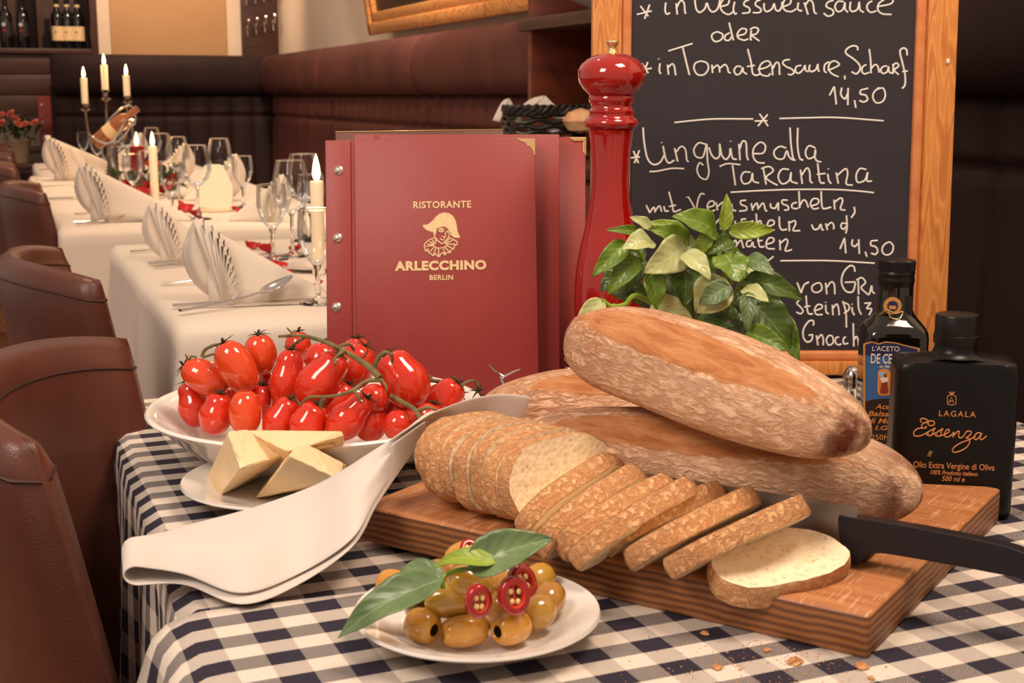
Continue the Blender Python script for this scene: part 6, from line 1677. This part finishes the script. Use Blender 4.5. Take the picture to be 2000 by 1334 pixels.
for z, k in ((zv(527), 1.0), (zv(509), 1.0), (zv(507), 0.95)):
    ridg.append([((34 + (0.7 if i % 2 else -0.5)) * kv * k * math.cos(2 * math.pi * i / 96), (34 + (0.7 if i % 2 else -0.5)) * kv * k * math.sin(2 * math.pi * i / 96), z) for i in range(96)])
mk('screw_cap', loft(ridg), M_black, vb, smooth=False)
vm = Matrix.Translation(vb0) @ ve.to_matrix().to_4x4() @ Matrix.Translation((0, -VW - 0.0004, 0))
M_lblue = mat('blue_label_paper', (58, 96, 146), 0.5)
M_lnavy = mat('navy_label_band', (38, 42, 78), 0.5)
M_lbrown = mat('brown_label_paper', (44, 26, 22), 0.5)
M_lgold = mat('label_gold_ink', (196, 140, 70), 0.45)
M_lcream = mat('label_cream_ink', (222, 206, 188), 0.6)
M_lpic = mat('label_orange_ink', (206, 130, 60), 0.6)
M_lsky = mat('label_sky_ink', (140, 178, 200), 0.6)
M_lskirt = mat('label_rust_ink', (130, 52, 30), 0.6)
def vq(pts, y, mt, name): return mk(name, extr([plane_uv(px, py, vm) for px, py in pts], -VW + y - 0.0006, -VW + y), mt, vb, smooth=False)
LL, LR_ = 1686, 1796
vq([(LL, 672), (1690, 670), (1703, 667), (1716, 671), (1730, 667), (1750, 669), (1772, 675), (LR_, 680), (LR_, 884), (LL, 884)], 0.0, M_lgold, 'label_border')
vq([(LL + 4, 673), (1703, 669), (1716, 673), (1730, 669), (1750, 671), (1772, 677), (LR_ - 4, 682), (LR_ - 4, 700), (LL + 4, 694)], -0.0003, M_lnavy, 'label_top')
vq([(LL + 4, 694), (LR_ - 4, 700), (LR_ - 4, 786), (1760, 779), (1730, 778), (1705, 780), (LL + 4, 784)], -0.0003, M_lblue, 'label_middle')
vq([(LL + 4, 784), (1705, 780), (1730, 778), (1760, 779), (LR_ - 4, 786), (LR_ - 4, 882), (LL + 4, 882)], -0.0003, M_lbrown, 'label_bottom')
vq([(1714, 728), (1717, 722), (1725, 720), (1734, 721), (1739, 727), (1740, 765), (1737, 771), (1727, 773), (1716, 771), (1713, 765)], -0.0008, M_lpic, 'label_picture')
vq([(1716, 728), (1727, 724), (1728, 735), (1716, 736)], -0.0012, M_lsky, 'picture_sky')
vq([(1722, 746), (1732, 744), (1735, 764), (1730, 769), (1718, 766)], -0.0012, M_lskirt, 'picture_figure')
vq([(1718, 738), (1726, 735), (1735, 738), (1733, 745), (1722, 747)], -0.0015, M_lcream, 'picture_shawl')
vq([(1725, 731), (1728, 729), (1731, 732), (1730, 737), (1726, 737)], -0.0015, M_lskirt, 'picture_head')
def vtxt(s, px0, px1, pb, pc_, mt, y=-0.0012, **k):
    return ptxt(s, px0, px1, pb, pc_, vm, vb, mt, 'label_lettering', y=-VW + y, **k)
vtxt("L'ACETO", 1703, 1756, 685, 676, M_lcream)
vtxt('DE CECCO', 1700, 1776, 709, 691, M_lcream, off=0.00018)
vtxt('- dal 1886 -', 1714, 1741, 718, 713, M_lcream)
vtxt('Aceto', 1709, 1752, 798, 789, M_lpic, shear=0.25, off=0.00008)
vtxt('Balsamico', 1694, 1776, 812, 803, M_lpic, shear=0.25, off=0.00008)
vtxt('di Modena', 1694, 1778, 826, 817, M_lpic, shear=0.25, off=0.00008)
vtxt('I.G.P.', 1708, 1752, 839, 831, M_lpic, shear=0.25, off=0.00008)
vtxt('250ML e', 1701, 1758, 858, 849, M_lgold)
vtxt('INVECCHIATO', 1702, 1775, 873, 867, M_lgold)
# neck seal
nr = 0.55 * VW
sx0 = -11 * kv
mk('neck_seal', xf(lathe([(0, 0.0), (17 * kv, 0.0), (17 * kv, 0.0006), (0, 0.0006)], 32), Matrix.Translation((sx0, -nr * 1.0 - 0.0012, zv(592))) @ Matrix.Rotation(math.pi / 2, 4, 'X')), M_lgold, vb)
mk('seal_centre', xf(lathe([(0, 0.0), (10 * kv, 0.0), (10 * kv, 0.0006), (0, 0.0006)], 32), Matrix.Translation((sx0, -nr - 0.0017, zv(592))) @ Matrix.Rotation(math.pi / 2, 4, 'X')), M_lnavy, vb)
mk('seal_field', xf(extr([(-6 * kv, -6 * kv), (6 * kv, -6 * kv), (7 * kv, 0), (-7 * kv, 1 * kv)], 0, 0.0004), Matrix.Translation((sx0, -nr - 0.0028, zv(592)))), M_lgold, vb, smooth=False)
mk('neck_cord', tube(cr([(-32 * kv, -0.012, zv(612)), (-22 * kv, -nr - 0.002, zv(600)), (-5 * kv, -nr - 0.0035, zv(606)), (8 * kv, -nr - 0.003, zv(602)), (2 * kv, -nr - 0.004, zv(616)), (-14 * kv, -nr - 0.004, zv(614)), (-18 * kv, -nr - 0.003, zv(602))], 6), 0.0006, 6), M_gold, vb)
mk('neck_label', extr([(8 * kv, zv(612)), (27 * kv, zv(610)), (27 * kv, zv(574)), (12 * kv, zv(572))], -nr * 0.94, -nr * 0.94 + 0.0005), M_dark, vb, smooth=False)
# salt shaker
s0 = Vector(D(1662, 800, 1.40)); s0.z = ZT
ks = pxm(1.40, 0.85)
zs = lambda y: D(1662, y, 1.40).z - ZT
skr = thing('salt_shaker', 'small steel topped shaker behind the top loaf', 'shaker', s0)
mk('glass_body', lathe([(0, 0), (20 * ks, 0), (21 * ks, 0.003), (20 * ks, zs(775)), (17 * ks, zs(762)), (16 * ks, zs(752)), (0, zs(752))], 28), M_glass_solid, skr)
mk('salt', lathe([(0, 0.003), (18 * ks, 0.003), (18 * ks, zs(790)), (0, zs(788))], 20), M_napkin, skr)
mk('top', lathe([(0, zs(756)), (17.5 * ks, zs(756)), (18.5 * ks, zs(752)), (18.5 * ks, zs(748)), (17.5 * ks, zs(745)), (19 * ks, zs(742)), (18 * ks, zs(732)), (13 * ks, zs(721)), (7 * ks, zs(716)), (0, zs(714.5))], 32), M_steel, skr, sharp=50)
for a, b in ((-3, 724), (4, 722), (0, 730)):
    mk('hole', mv(lathe([(0, 0), (1.6 * ks, 0), (0, 0.0004)], 8), a * ks, -14 * ks, zs(b)), M_dark, skr)
# two small serving forks behind the loaf
def sfork(label, pts_h, tines, Y):
    o = D(*pts_h[0], Y)
    t = thing('serving_fork', label, 'fork', o, (0, 0, 0), 'serving forks')
    base = [D(x, y, Y) for x, y in pts_h]
    end = Vector((base[0].x + 0.02, Y - 0.02, ZT + 0.003))
    mk('handle', local(tube(cr(base[::-1] + [end], 5), 0.0022, 8), o), M_steel, t)
    for tn in tines:
        mk('tine', local(tube(cr([D(x, y, Y) for x, y in tn], 4), lambda q: 0.0024 - 0.0008 * q, 6, flat=0.6), o), M_steel, t)
sfork('small steel fork with spread tines behind the back loaf', [(982, 745), (984, 734)], [[(986, 736), (970, 726), (955, 711)], [(986, 734), (1002, 726), (1016, 721)], [(983, 738), (978, 734)]], 1.42)
sfork('small steel fork tip left of the top loaf', [(1150, 728), (1120, 716)], [[(1122, 717), (1108, 708), (1102, 699)], [(1122, 715), (1114, 704), (1104, 698)], [(1121, 718), (1112, 720), (1104, 716)]], 1.44)

# lettering becomes plain mesh
dg = bpy.context.evaluated_depsgraph_get()
for o in [q for q in bpy.data.objects if q.type == 'FONT']:
    me = bpy.data.meshes.new_from_object(o.evaluated_get(dg))
    nm, par, ml = o.name, o.parent, (o.location.copy(), o.rotation_euler.copy(), o.scale.copy())
    o.name = 'old'
    n = bpy.data.objects.new(nm, me)
    COL.objects.link(n)
    n.parent = par
    n.location, n.rotation_euler, n.scale = ml
    bpy.data.objects.remove(o)
